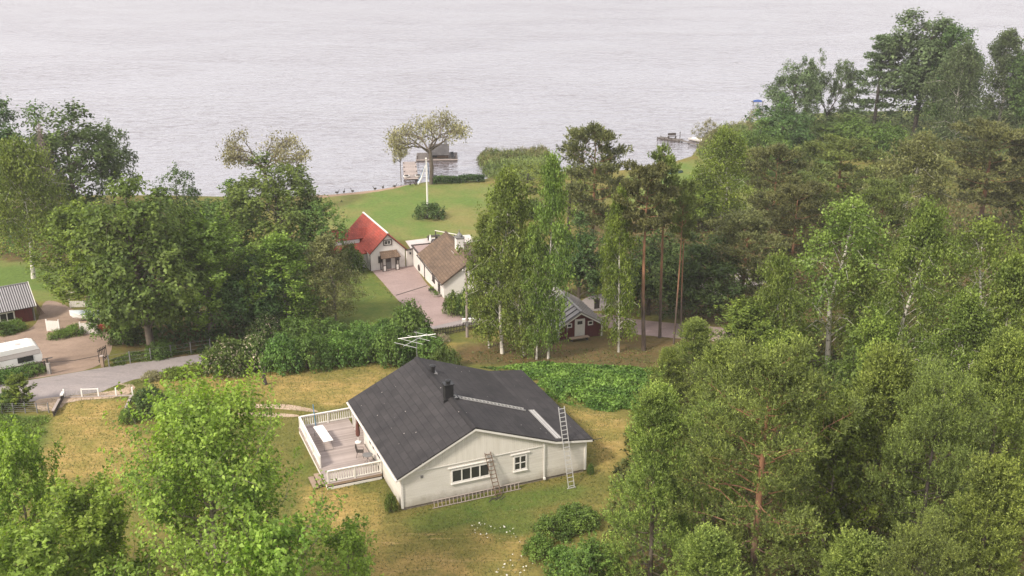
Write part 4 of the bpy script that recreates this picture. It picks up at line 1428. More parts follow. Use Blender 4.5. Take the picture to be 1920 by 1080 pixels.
for i in range(9):
    z = .08 + i * .07
    MB().beam((0, 0, z), (lf * .5, 0, z), .008, .008).build('wire', M['grey_paint'], pf)
for i in range(60):
    x_ = lf * .5 * i / 60
    MB().beam((x_, .01, .05), (x_, .01, .66), .007, .007).build('wire', M['grey_paint'], pf) if i % 3 == 0 else None
MB().box(0, lf, -.08, .06, -.02, .08).build('kerb_board', M['grey_wood'], pf)


def wire_fence(label, pts, h, npost, m, wires=3):
    a, b = G(*pts[0]), G(*pts[1])
    d = b - a
    root = tag(empty('wire_fence', tuple(a), 0), label, 'fence')
    pm = MB().box(-.04, .04, -.04, .04, -.1, h).mesh('post', m)
    for i in range(npost):
        t = i / (npost - 1)
        y = a[1] + d[1] * t
        link('post', pm, root, (d[0] * t, d[1] * t, tz(y) - a[2]))
    for k in range(wires):
        z = h * (k + 1) / (wires + .3)
        seg = MB()
        seg.tube([(d[0] * t, d[1] * t, tz(a[1] + d[1] * t) - a[2] + z) for t in np.linspace(0, 1, 9)], .012, 4)
        seg.build('wire', M['grey_paint'], root)
    return root


wire_fence('thin wire fence on slim posts along far side of road', ((205, 688), (395, 657)), 1.2, 6, M['grey_paint'])
wire_fence('low wire fence crossing the weeds at left edge', ((-40, 776), (92, 774)), .9, 7, M['grey_paint'], 5)
# dark picket fence along the courtyard road
def fence_run(label, pts, h, spacing, m):
    W_ = [G(*p) for p in pts]
    root = tag(empty('picket_fence', tuple(W_[0]), 0), label, 'fence')
    slat = MB().box(-.04, .04, -.015, .015, 0, h).mesh('picket', m)
    for a, b in zip(W_, W_[1:]):
        d = b - a; l_ = float(np.linalg.norm(d[:2])); ang = math.atan2(d[1], d[0])
        for i in range(int(l_ / spacing)):
            p = a + d * (i + .5) / int(l_ / spacing) - W_[0]
            link('picket', slat, root, (p[0], p[1], p[2]), (0, 0, ang))
        for z in (.22, h - .22):
            MB().beam(tuple(a - W_[0] + [0, .03, z]), tuple(b - W_[0] + [0, .03, z]), .03, .08).build('rail', m, root)
    return root


fence_run('dark grey picket fence along the near side of road', ((813, 632), (846, 626), (888, 617), (960, 612), (1030, 611)), .85, .17, M['dark_wood'])
fence_run('dark slatted gate by the road beyond the red hut', ((1114, 580), (1124, 578)), 1.15, .1, M['dark_wood'])
x = G(906, 613)
mbx = tag(empty('mailbox_row', tuple(G(890, 618)), R(8)), 'row of pale mailboxes on a rail beside the utility pole', 'mailboxes')
MB().beam((-1.3, 0, .85), (1.3, 0, .95), .08, .08).build('rail', M['fascia_white'], mbx)
for x_ in (-1.1, 1.1):
    MB().box(x_ - .05, x_ + .05, -.05, .05, 0, .85).build('post', M['dark_wood'], mbx)
for i, x_ in enumerate((-1.05, -.55, -.05)):
    MB().box(x_ - .2, x_ + .2, -.17, .17, .93, 1.22).build('mailbox', M['white_paint'], mbx)
# utility pole
x = G(876, 632)
up_ = tag(empty('utility_pole', tuple(x)), 'wooden utility pole standing before the brown cottage gable', 'utility pole')
MB().tube([(0, 0, -.2), (0, 0, 7.1)], [.15, .11], 10).build('pole', M['grey_wood'], up_)
MB().beam((-.35, 0, 6.85), (.15, 0, 6.85), .06, .08).build('arm', M['grey_paint'], up_)
for xx in (-.32, .1):
    MB().lathe([(.04, 0), (.06, .05), (.04, .14)], (xx, 0, 6.89), 8).build('insulator', M['fascia_white'], up_)
e_ = np.array(bw_(3.2, -.05, BO[2] + 3.3)) - x
MB().tube([(-.32, 0, 6.95), tuple(e_ * .5 + [0, 0, 6.95 * .5 - .5]), tuple(e_)], .018, 4).build('cable', M['black_metal'], up_)
MB().beam((0, -.12, 1.2), (0, -.12, 1.7), .3, .25).build('fuse_box', M['grey_paint'], up_)

# garden stump
x = G(498, 721)
st = tag(empty('tree_stump', tuple(x)), 'dark leaning cut tree trunk alone on the dry lawn', 'tree stump')
MB().tube([(0, 0, -.1), (-.05, 0, .4), (-.12, 0, .85), (-.16, .02, 1.1)], [.2, .15, .15, .12], 9).build('trunk', M['bark_dark'], st)
MB().tube([(-.1, 0, .7), (.02, .02, 1.25), (.0, .05, 1.65)], [.07, .05, .03], 6).build('branch', M['bark_dark'], st)

# ------------------------------------------------------------------ flagpole and shore
x = G(802, 408)
fp = tag(empty('flagpole', tuple(x)), 'tall white flagpole rising from the round clipped bush', 'flagpole')
MB().tube([(0, 0, 0), (0, 0, 4), (0, 0, 8.5)], [.13, .11, .07], 10).build('pole', M['white_paint'], fp)
MB().lathe([(.05, 0), (.13, .06), (.15, .14), (.1, .24), (.02, .28)], (0, 0, 8.5), 10).build('knob', M['fascia_white'], fp)
MB().tube([(.13, 0, .8), (.16, 0, 4.5), (.12, 0, 8.35)], .012, 4).build('halyard', M['cloth_white'], fp)

jt = G(758, 337)
j2 = G(755, 305, LAKE + .4)
dj = j2 - jt
jetty = tag(empty('jetty', tuple(jt), math.atan2(dj[1], dj[0])), 'short wide grey plank jetty beneath the pale shore tree', 'jetty')
jl = float(np.linalg.norm(dj[:2]))
nb = 26
jp = MB().box(-jl / nb * .46, jl / nb * .46, -2.3, 0, .0, .05).mesh('plank', M['grey_wood'])
for i in range(nb):
    link('plank', jp, jetty, (jl * (i + .5) / nb, 0, .05))
for i in range(4):
    for y in (-.15, -2.15):
        MB().tube([(jl * (i + .6) / 4, y, -1.4), (jl * (i + .6) / 4, y, .28)], .08, 7).build('post', M['dark_wood'], jetty)
for k, px in enumerate(((762, 334), (784, 333))):
    pt = tag(empty('white_planter', tuple(G(*px))), ('white round bowl planter at left foot of the jetty', 'white round bowl planter at right foot of the jetty')[k], 'planter', 'white bowls by the jetty')
    MB().lathe([(.25, 0), (.5, .25), (.55, .42), (.45, .42), (.35, .3)], n=14).build('bowl', M['white_paint'], pt)
    MB().lathe([(.42, .34), (.3, .5), (.1, .55)], n=10).build('soil', M['dark_wood'], pt)

# floating boathouse
F0 = G(780, 303, LAKE)
F1 = G(858, 302, LAKE)
fd = F1 - F0
fy = math.atan2(fd[1], fd[0])
fl_ = float(np.linalg.norm(fd[:2]))
bh = tag(empty('floating_boathouse', tuple(F0), fy), 'grey roofed boathouse on a floating dock behind the shore tree', 'boathouse')
MB().box(0, fl_, 0, 5.4, -.3, .28).build('float', M['dark_wood'], bh)
npk = 22
dp = MB().box(-fl_ / npk * .47, fl_ / npk * .47, 0, 5.4, 0, .06).mesh('plank', M['pier_wood'])
for i in range(npk):
    link('plank', dp, bh, (fl_ * (i + .5) / npk, 0, .285))
MB().box(-.02, fl_ + .02, -.06, -.003, .2, .34).build('edge_board', M['grey_wood'], bh)
cb0, cb1 = fl_ * .30, fl_ * .80
MB().box(cb0 + .15, cb1 - .15, 1.0, 4.6, .35, 1.2).build('wall', M['brown_wood'], bh)
hr_ = MB()
slab_uv(hr_, (cb0, .35, 1.0), (cb1, .35, 1.0), (cb1, 2.8, 2.5), (cb0, 2.8, 2.5), .1)
slab_uv(hr_, (cb1, 5.2, 1.0), (cb0, 5.2, 1.0), (cb0, 2.8, 2.5), (cb1, 2.8, 2.5), .1)
hro = hr_.build('roof', M['roof_grey'], bh)
MB().box(cb1 - .9, cb1 - .35, 3.0, 3.5, 2.0, 3.3).build('chimney', M['grey_paint'], bh)
MB().box(cb0 + .6, cb0 + 1.5, .97, .998, .5, 1.0).build('window', M['glass'], bh)
for x_ in (.3, fl_ - .3):
    MB().tube([(x_, .2, -1.0), (x_, .2, 1.0)], .07, 7).build('mooring_post', M['dark_wood'], bh)
c_, s_ = math.cos(fy), math.sin(fy)
oc = np.array([F0[0] + (fl_ - .75) * c_ - .6 * s_, F0[1] + (fl_ - .75) * s_ + .6 * c_, LAKE + .345])
dc = tag(empty('deck_chair', tuple(oc), fy + .5), 'small black deck chair at the open end of floating dock', 'chair')
MB().obox((0, 0, .35), (.3, 0, 0), (0, .3, .05), (0, -.02, .03)).build('seat', M['black_metal'], dc)
MB().obox((0, .4, .7), (.3, 0, 0), (0, .12, .4), (0, .03, -.01)).build('backrest', M['black_metal'], dc)
for x_ in (-.28, .28):
    MB().tube([(x_, -.3, 0), (x_, .35, .6)], .03, 5).tube([(x_, .35, 0), (x_, -.25, .42)], .03, 5).build('leg', M['black_metal'], dc)
# water slide
sl0, sl1 = G(784, 346), G(799, 337)
sw = tag(empty('water_slide', tuple(sl0), 0), 'white and blue garden slide leaning by the shore tree', 'slide')
e = sl1 - sl0
MB().tube([(0, 0, .1), tuple(e * .4 + [0, 0, .7]), tuple(e * .8 + [0, 0, 1.9]), tuple(e + [0, 0, 2.3])], .16, 6).build('chute', M['white_paint'], sw)
MB().tube([(-.1, .2, .25), tuple(e * .4 + [-.1, .2, .9]), tuple(e * .8 + [-.1, .2, 2.1])], .06, 5).build('side_rail', M['blue'], sw)
MB().tube([tuple(e * 1.05), tuple(e + [0, 0, 2.8])], .06, 5).tube([tuple(e * 1.05 + [.4, 0, 0]), tuple(e + [.35, 0, 2.8])], .06, 5).build('ladder_frame', M['blue'], sw)

# geese along the beach


def goose_mesh():
    bmx = bmesh.new()
    pts = [(-.34, 0, .34, .03), (-.2, 0, .34, .13), (0, 0, .32, .17), (.17, 0, .34, .12), (.27, 0, .46, .055), (.3, 0, .62, .045), (.34, 0, .74, .06), (.42, 0, .73, .025), (.48, 0, .72, .012)]
    mb = MB().tube([p[:3] for p in pts], [p[3] for p in pts], 8)
    for y in (-.06, .06):
        mb.tube([(0, y, .2), (.02, y, 0)], .018, 4)
    bmx.free()
    return mb.mesh('goose', M['goose'])


gm = goose_mesh()
gpx = [(632, 361, 'leftmost'), (645, 360, 'second from left'), (661, 359, 'third from left'), (703, 355, 'fourth from left'), (718, 352.5, 'fifth from left'), (740, 352.5, 'nearest the grass edge'), (769, 349, 'left one near the jetty foot'), (779, 348, 'right one near the jetty foot')]
for i, (x_, y_, w_) in enumerate(gpx):
    p = G(x_, y_)
    o = link('goose', gm, None, (p[0], p[1], max(p[2] - .1, LAKE + .05)), (0, 0, i * 1.3))
    tag(o, 'dark goose on the sandy beach, ' + w_, 'goose', 'geese on the beach')
    sh = float(np.interp(p[0], SHORE[:, 0], SHORE[:, 1]))
    zz = min(tz(p[1]), max(LAKE + .45 * (sh - p[1]) * .7 / 1.6, -8))
    o.location.z = max(zz, LAKE) - .01

# right hand pier with table, post and boat
P0, P1 = G(1236, 257, LAKE + .32), G(1278, 263, LAKE + .32)
d = P1 - P0
pier = tag(empty('pier', (P0[0], P0[1], LAKE), math.atan2(d[1], d[0])), 'narrow old wooden pier with a bench on its outer platform', 'pier')
pl_ = float(np.linalg.norm(d[:2]))
P2 = G(1318, 274, LAKE + .32)
for i in range(16):
    MB().box(pl_ * i / 16, pl_ * (i + .92) / 16, -.8, .8, .27, .33).build('plank', M['pier_wood'], pier)
MB().box(.05, pl_, -.75, -.6, .08, .268).box(.05, pl_, .6, .75, .08, .268).build('joist', M['dark_wood'], pier)
for i in range(4):
    for y in (-.65, .65):
        MB().tube([(pl_ * i / 3.2, y, -1.6), (pl_ * i / 3.2, y, .48)], .08, 6).build('post', M['dark_wood'], pier)
gx = (P2 - P1)
c_, s_ = math.cos(-pier.rotation_euler.z), math.sin(-pier.rotation_euler.z)
g2 = np.array([gx[0] * c_ - gx[1] * s_, gx[0] * s_ + gx[1] * c_])
MB().beam((pl_, 0, .3), (pl_ + g2[0], g2[1], .3), .8, .07).build('gangway', M['pier_wood'], pier)
for t in (.3, .7):
    MB().tube([(pl_ + g2[0] * t, g2[1] * t + .4, -1.5), (pl_ + g2[0] * t, g2[1] * t + .4, .45)], .07, 6).build('post', M['dark_wood'], pier)
def on_pier(a, b_):
    c, s_ = math.cos(pier.rotation_euler.z), math.sin(pier.rotation_euler.z)
    return (P0[0] + a * c - b_ * s_, P0[1] + a * s_ + b_ * c)


q = on_pier(pl_ * .55, .3)
bn = tag(empty('garden_bench', (q[0], q[1], LAKE + .335), .2), 'dark wooden bench standing on the outer pier platform', 'bench')
MB().box(-.8, .8, -.25, .25, .42, .48).build('seat', M['dark_wood'], bn)
MB().box(-.8, .8, .25, .3, .55, 1.0).build('backrest', M['dark_wood'], bn)
for x_ in (-.7, .7):
    MB().box(x_ - .05, x_ + .05, -.22, .28, 0, .42).build('leg', M['dark_wood'], bn)
q = on_pier(pl_ * .86, .55)
tag(MB().tube([(0, 0, 0), (0, 0, 1.35)], .07, 7).lathe([(.09, 1.35), (.1, 1.42), (.03, 1.48)], n=8).build('mooring_post', M['dark_wood'], None, (q[0], q[1], LAKE + .3)), 'dark mooring post next to the bench on the pier', 'post')
q = G(1294, 262, LAKE)
boat('rowing_boat', 'white rowing boat moored beside the old wooden pier', (q[0], q[1], LAKE - .12), R(-48), 4.2, 1.5, .55, M['white_paint'], M['terrace'])
q = G(1253, 325)
boat('upturned_boat', 'dark green upturned rowing boat lying on the shore grass', q, R(12), 2.6, 1.2, .5, mat('boat_green', (.03, .06, .05), (.02, .045, .04)), M['terrace'], upturned=True)
q = G(1411, 196, LAKE)
dk = tag(empty('small_dock', (q[0], q[1], LAKE), .1), 'small dark dock carrying blue tarpaulin far up right shore', 'dock')
MB().box(0, 2.6, 0, 1.3, .45, .55).build('platform', M['pier_wood'], dk)
for x_ in (.2, 1.3, 2.4):
    MB().tube([(x_, .2, -1.5), (x_, .2, .45)], .07, 6).build('post', M['dark_wood'], dk)
o = MB().prism([0] * 5, [(0, 0, 0), (1.9, 0, 0), (1.8, .2, .3), (1.0, .4, .45), (.1, .2, .28)], [(0, .9, 0), (1.9, .9, 0), (1.8, .7, .3), (1.0, .5, .45), (.1, .7, .28)]).build('tarpaulin_bundle', M['blue_tarp'], None, (q[0] + .25, q[1] + .2, LAKE + .555))
tag(o, 'bright blue tarpaulin bundle on the far right dock', 'tarpaulin')


def parked_car(label, o, yaw, m):
    root = tag(empty('parked_car', tuple(o), yaw), label, 'car')
    pr = [(-2.1, .35), (2.1, .35), (2.15, .7), (1.9, .9), (.95, .98), (.35, 1.45), (-1.2, 1.47), (-1.9, 1.0), (-2.15, .9)]
    MB().prism(pr, [(x, .85, z) for x, z in pr], [(x, -.85, z) for x, z in pr]).build('body', m, root)
    for s in (-1, 1):
        g_ = [(.75, .98), (.25, 1.38), (-1.15, 1.4), (-1.7, 1.02)]
        MB().prism([0] * 4, [(x, s * .852, z) for x, z in g_], [(x, s * .862, z) for x, z in g_]).build('side_window', M['glass'], root)
        for x in (-1.3, 1.3):
            MB().lathe([(.03, -.1), (.3, -.1), (.32, 0), (.3, .1), (.03, .1)], n=14).build('wheel', M['black_metal'], root, (x, s * .78, .32), (math.pi / 2, 0, 0))
    MB().quad([(.97, -.7, .99), (.97, .7, .99), (.39, .66, 1.44), (.39, -.66, 1.44)]).build('windscreen', M['glass'], root)
    return root


parked_car('red car partly hidden among the pines on the right', G(1440, 412) , .3, M['car_red'])
parked_car('white car partly hidden beside the tall birch crown', G(1476, 418), -.2, M['white_paint'])
sheet('gravel_clearing', smooth_poly(gpoly([(1270, 545), (1290, 520), (1420, 500), (1470, 515), (1400, 545), (1310, 560)]), 2), .012, M['asphalt'])
sheet('forest_track', smooth_poly(gpoly([(1090, 560), (1140, 548), (1180, 552), (1160, 575), (1120, 585), (1085, 580)]), 2), .02, M['asphalt'])

# ------------------------------------------------------------------ vegetation builders


def quads_mesh(name, V, mats, mi=None):
    """V: (n,4,3) loose leaf quads"""
    n = len(V)
    me = bpy.data.meshes.new(name)
    me.vertices.add(n * 4); me.vertices.foreach_set('co', np.ascontiguousarray(V, np.float32).ravel())
    me.loops.add(n * 4); me.loops.foreach_set('vertex_index', np.arange(n * 4, dtype=np.int32))
    me.polygons.add(n); me.polygons.foreach_set('loop_start', np.arange(0, n * 4, 4, dtype=np.int32))
    for m in mats:
        me.materials.append(m)
    if mi is not None:
        me.polygons.foreach_set('material_index', np.asarray(mi, np.int32))
    me.update(calc_edges=True)
    return me


def unit(a):
    return a / (np.linalg.norm(a, axis=-1, keepdims=True) + 1e-9)


def leaves(rg, c, nrm, size, asp=.62, along=None):
    """leaf shaped folded quads; along: preferred direction of the long axis"""
    n = len(c)
    t = rg.normal(size=(n, 3)) if along is None else along + rg.normal(size=(n, 3)) * .45
    t = unit(t - nrm * np.sum(t * nrm, 1, keepdims=True))
    b = np.cross(nrm, t)
    s = (size * rg.uniform(.65, 1.25, n))[:, None]
    d = nrm * s * .16
    return np.stack([c - t * s * .5 - d, c + b * s * asp * .5 + d * .5, c + t * s * .5 - d, c - b * s * asp * .5 + d * .5], 1)


def sphere(rg, n):
    return unit(rg.normal(size=(n, 3)))


def limb(mb, p, q, r0, r1, rg, seg=4, sag=0.0, n=5):
    p = np.asarray(p, float); q = np.asarray(q, float)
    L_ = np.linalg.norm(q - p)
    pts = []
    for i in range(seg + 1):
        t = i / seg
        j = rg.normal(size=3) * L_ * .035 * (0 < i < seg)
        pts.append(p + (q - p) * t + j + np.array([0, 0, sag * L_ * math.sin(math.pi * t)]))
    mb.tube(pts, list(np.linspace(r0, r1, seg + 1)), n, cap=False)
    return pts


def fit_hr(V, trunk_v, h, r):
    z = V[..., 2]; k = h / np.percentile(z, 99.8)
    rr = np.percentile(np.hypot(V[..., 0], V[..., 1]), 97)
    s = np.array([r / rr, r / rr, k])
    return V * s, [tuple(np.array(v) * s) for v in trunk_v]


def broadleaf(seed, h, r, base, K=46, T=16, Lf=13, ls=.3, tr=.22, fork=.4, spread=1.0, loose=.0, top=1.0, cone=0.0, inner=.22, lowskip=.55):
    rg = np.random.default_rng(seed)
    zc, hz = (h + base) / 2, (h - base) / 2
    ph = rg.uniform(0, 6.28, 4)
    cl = []
    for i in range(K):
        u = 1 - 2 * (i + .5) / K
        a = i * 2.39996 + rg.normal() * .25
        u = np.clip(u + rg.normal() * .08, -1, 1)
        if u < -.55 and rg.random() < lowskip:
            continue
        rad = math.sqrt(1 - u * u)
        lump = 1 + .16 * math.sin(2 * a + ph[0]) + .12 * math.sin(3 * a + ph[1] + 2 * u)
        f = rg.uniform(.62, .86) * lump
        if rg.random() < inner:
            f *= .55
        wz = (1.0 if u > 0 else .9)
        f *= 1 - cone * max(0, u + .35) / 1.35
        cl.append((rad * math.cos(a) * r * f, rad * math.sin(a) * r * f, zc + u * hz * f * wz * top))
    cl = np.array(cl)
    tk = MB()
    lean = rg.normal(size=2) * .03 * h
    fz = base + (h - base) * fork
    tk.tube([(0, 0, -.4), (lean[0] * .2, lean[1] * .2, fz * .4), (lean[0] * .6, lean[1] * .6, fz), (lean[0], lean[1], h * .86)], [tr * 1.25, tr, tr * .7, tr * .12], 7, cap=False)
    C, D, S = [], [], []
    for c in cl:
        rc = r * rg.uniform(.22, .36)
        z0 = max(base * .7, min(c[2] - np.hypot(c[0], c[1]) * rg.uniform(.5, .9), h * .8))
        t = z0 / (h * .86)
        p0 = np.array([lean[0] * t, lean[1] * t, z0])
        limb(tk, p0, c, tr * .32 * (1 - t * .6), tr * .07, rg, 4, .05)
        d = sphere(rg, T)
        out = unit((c - [0, 0, zc])[None] + 1e-6)[0]
        d = unit(d + out * .55 + np.array([0, 0, .35]))
        tip = c + d * (rc * rg.uniform(.45, 1.15 + loose, T))[:, None] * np.array([spread, spread, .8])
        for k in range(0, T, 3):
            limb(tk, c, tip[k], tr * .05, tr * .02, rg, 2, 0, 3)
        n = Lf
        off = rg.normal(size=(T, n, 3)) * (rc * .17) + d[:, None] * (rg.uniform(-.5, .25, (T, n, 1)) * rc * .4)
        p = tip[:, None] + off
        nr = unit(d[:, None] * .8 + np.array([0, 0, .7]) + rg.normal(size=(T, n, 3)) * .42)
        C.append(p.reshape(-1, 3)); D.append(nr.reshape(-1, 3))
    C = np.concatenate(C); D = np.concatenate(D)
    V = leaves(rg, C, D, np.full(len(C), ls))
    V, tv = fit_hr(V, tk.v, h, r)
    tk.v = tv
    return tk, V


def upright(seed, h, r, base, nb=44, sub=9, nl=16, ls=.18, tr=.18, shape=.7, wisp=.62):
    """open crown of ascending limbs whose twigs end in upright leafy spires"""
    rg = np.random.default_rng(seed)
    tk = MB()
    b = rg.normal(size=2) * .025 * h
    zs = np.array([-.4, h * .3, h * .6, h * .97])
    ax = np.array([[0, 0, -.4], [b[0] * .4, b[1] * .4, h * .3], [b[0], b[1], h * .6], [b[0] * .8, b[1] * .8, h * .97]])
    tk.tube(ax, [tr * 1.25, tr * .9, tr * .55, tr * .08], 7, cap=False)

    def at(z):
        return np.array([np.interp(z, zs, ax[:, 0]), np.interp(z, zs, ax[:, 1]), z])
    C, D, A = [], [], []
    for i in range(nb):
        u = (i + .5) / nb
        z = base + (h * .9 - base) * u ** .9
        L_ = r * ((1 - u) ** shape * rg.uniform(.5, 1.12) + .10)
        a = i * 2.39996 + rg.normal() * .4
        dh = np.array([math.cos(a), math.sin(a), 0])
        o = at(z)
        rise = rg.uniform(.35, .95) + .5 * u
        m = o + dh * L_ * .55 + np.array([0, 0, L_ * rise * .35])
        e = o + dh * L_ + np.array([0, 0, L_ * rise])
        rad = tr * .33 * (1 - u * .7)
        tk.tube([o, m, e], [rad, rad * .6, rad * .2], 5, cap=False)
        for k in range(sub):
            q = 1.0 if k == 0 else rg.uniform(.3, 1.0)
            p = o + (m - o) * q / .55 if q < .55 else m + (e - m) * (q - .55) / .45
            d = unit((dh * rg.uniform(.1, .8) + rg.normal(size=3) * .45 + np.array([0, 0, .9]))[None])[0]
            tl = r * rg.uniform(.14, .34) * (1.1 if k else 1.5)
            tk.tube([p, p + d * tl], [rad * .22, rad * .06], 3, cap=False)
            t = rg.uniform(.0, 1.1, (nl, 1)) ** .8
            wd_ = (.16 * wisp * r * (1.12 - t * .85))
            C.append(p + d * t * tl + rg.normal(size=(nl, 3)) * wd_ * .62)
            D.append(unit(d * .25 + np.array([0, 0, .75]) + dh * .3 + rg.normal(size=(nl, 3)) * .5))
    C = np.concatenate(C); D = np.concatenate(D)
    V = leaves(rg, C, D, np.full(len(C), ls))
    V, tv = fit_hr(V, tk.v, h, r)
    tk.v = tv
    return tk, V


def birch(seed, h, r, low=.22, nb=54, ns=13, nl=15, ls=.22, tr=.15, droop=1.0, white_arms=0, qmin=.3):
    rg = np.random.default_rng(seed)
    tk = MB()
    b1, b2 = rg.normal(size=2) * .02 * h, rg.normal(size=2) * .035 * h
    P = [np.array([0, 0, -.4]), np.array([b1[0], b1[1], h * .4]), np.array([b2[0], b2[1], h * .75]), np.array([b2[0] * 1.1, b2[1] * 1.1, h * .97])]

    def at(t):
        z = t * h
        zs = [p[2] for p in P]
        return np.array([np.interp(z, zs, [p[0] for p in P]), np.interp(z, zs, [p[1] for p in P]), z])
    tk.tube([at(t) if t > 0 else P[0] for t in (0, .12, .25, .4, .55, .7, .85, .97)], [tr * 1.2, tr, tr * .9, tr * .78, tr * .6, tr * .42, tr * .25, tr * .08], 7, cap=False)
    C, A = [], []
    for i in range(nb):
        t = low + (.98 - low) * ((i + .5) / nb) ** .9
        u = (t - low) / (1 - low)
        prof = (math.sin(math.pi * min(1, u * .9 + .16)) ** .75) * (1.0 - .25 * u) + .1
        L_ = r * prof * rg.uniform(.6, 1.1)
        a = i * 2.39996 + rg.normal() * .3
        o = at(t)
        el = rg.uniform(.35, .9)
        dirh = np.array([math.cos(a), math.sin(a), 0])
        m = o + dirh * L_ * .55 + np.array([0, 0, L_ * el * .75])
        e = o + dirh * L_ + np.array([0, 0, L_ * el * .55])
        rad = tr * (.30 if i < white_arms else .17) * (1 - .5 * u)
        tk.tube([o, (o + m) / 2 + [0, 0, L_ * .06], m, e], [rad, rad * .8, rad * .5, rad * .2], 4, cap=False)
        for k in range(ns):
            q = rg.uniform(qmin, 1.0)
            p = (o + (m - o) * q / .55 if q < .55 else m + (e - m) * (q - .55) / .45) + rg.normal(size=3) * r * np.array([.11, .11, .07])
            Ls = rg.uniform(.35, 1.0) * droop * r * .42 * (1.1 - .5 * u)
            z = rg.uniform(0, 1, nl) ** .9
            sway = rg.normal(size=2) * .16
            pts = p[None] + np.stack([sway[0] * z * Ls, sway[1] * z * Ls, -z * Ls], 1) + rg.normal(size=(nl, 3)) * (.035 * r + .05)
            C.append(pts)
    C = np.concatenate(C)
    n = len(C)
    nr = unit(rg.normal(size=(n, 3)) * np.array([1, 1, .6]) + np.array([0, 0, .75]))
    V = leaves(rg, C, nr, np.full(n, ls), .6, along=np.tile([0, 0, -1.0], (n, 1)))
    V, tv = fit_hr(V, tk.v, h, r)
    tk.v = tv
    return tk, V


def shoots(rg, c, d, nper, ln, wd, L_):
    """foxtail shoots: needles all along a short twig that starts at c and points along d"""
    n = len(c)
    t = rg.uniform(0, 1, (n, nper, 1))
    Ls = (L_ * rg.uniform(.6, 1.25, n))[:, None, None]
    p0 = c[:, None] + d[:, None] * t * Ls
    dd = unit(d[:, None] * (.55 + .5 * t) + rg.normal(size=(n, nper, 3)) * .62)
    s = ln * rg.uniform(.7, 1.2, (n, nper, 1))
    side = unit(np.cross(dd, rg.normal(size=(n, nper, 3))))
    w = side * wd * .5
    q = np.stack([p0, p0 + dd * s * .5 + w, p0 + dd * s, p0 + dd * s * .5 - w], 2)
    return q.reshape(-1, 4, 3)


def pine(seed, h, r, base, nb=34, sub=7, tufts=5, nper=9, ln=.42, wd=.09, tr=.2, flat=.55, tipfrac=.0, dead=4, pr='round', shoot=.5, pad_=.085):
    rg = np.random.default_rng(seed)
    tk = MB()
    b = rg.normal(size=2) * .02 * h
    zs = np.array([-.4, .15, .35, .55, .75, .97]) * h; zs[0] = -.4
    ax = np.stack([b[0] * np.sin(zs / h * 2.2), b[1] * np.sin(zs / h * 2.6), zs], 1)
    tk.tube(ax, [tr * 1.25, tr, tr * .88, tr * .7, tr * .42, tr * .08], 8, cap=False)

    def at(z):
        return np.array([np.interp(z, zs, ax[:, 0]), np.interp(z, zs, ax[:, 1]), z])
    for i in range(dead):
        z = base * rg.uniform(.72, 1.0); a = rg.uniform(0, 6.28)
        L_ = r * rg.uniform(.3, .7)
        limb(tk, at(z), at(z) + np.array([math.cos(a) * L_, math.sin(a) * L_, L_ * rg.uniform(-.1, .25)]), tr * .16, tr * .03, rg, 3, .04, 4)
    C, D = [], []
    for i in range(nb):
        u = (i + .5) / nb
        wn = max(6, nb // 5)
        uq = (math.floor(u * wn) + .5) / wn
        wk = .2 if pr == 'round' else .5
        z = base + (h * .97 - base) * (u * (1 - wk) + uq * wk)
        if pr == 'round':
            prof = math.sin(math.pi * min(1, .2 + u * .72)) ** .8 * rg.uniform(.4, 1.15)
        else:
            prof = (1 - u) ** .95 * rg.uniform(.35, 1.15) + .04
        L_ = r * prof
        a = i * 2.39996 + rg.normal() * .35
        rise = (.05 + .55 * u + rg.normal() * .1) if pr == 'round' else (.15 + .5 * u)
        dirh = np.array([math.cos(a), math.sin(a), 0])
        perp = np.array([-dirh[1], dirh[0], 0])
        o = at(z)
        e = o + dirh * L_ + np.array([0, 0, L_ * rise])
        limb(tk, o, e, tr * .26 * (1 - u * .6), tr * .04, rg, 4, -.04, 4)
        for k in range(sub):
            q = 1 - .5 * (k / max(1, sub - 1)) ** 1.3
            p = o + (e - o) * q
            side = (1 if k % 2 else -1) * (0 if k == 0 else rg.uniform(.12, .42)) * L_
            tipc = p + perp * side * (1.25 - q * .8) + dirh * L_ * .1 * rg.uniform(.2, 1) + np.array([0, 0, L_ * rg.uniform(.0, .10)])
            limb(tk, p, tipc, tr * .06, tr * .02, rg, 2, 0, 3)
            pad = max(.22, r * pad_)
            c = tipc + rg.normal(size=(tufts, 3)) * pad * np.array([1, 1, flat * .6])
            C.append(c)
            D.append(unit(np.tile(dirh * .45 + perp * np.sign(side) * .25 + np.array([0, 0, .75]), (tufts, 1)) + (c - tipc) / pad * .4))
    c = at(h * .92) + rg.normal(size=(tufts * 3, 3)) * r * np.array([.05, .05, .17])
    C.append(c); D.append(unit(np.tile([0, 0, 1.0], (len(c), 1)) + rg.normal(size=(len(c), 3)) * .3))
    C = np.concatenate(C); D = np.concatenate(D)
    V = shoots(rg, C, D, nper, ln, wd, shoot)
    mi = np.zeros(len(V), int)
    if tipfrac:
        k = rg.random(len(C)) < .75
        W_ = shoots(rg, C[k] + D[k] * shoot * .85, unit(D[k] + np.array([0, 0, .9])), max(2, int(nper * tipfrac)), ln * .7, wd, shoot * .5)
        V = np.concatenate([V, W_]); mi = np.concatenate([mi, np.ones(len(W_), int)])
    V, tv = fit_hr(V, tk.v, h, r)
    tk.v = tv
    return tk, V, mi


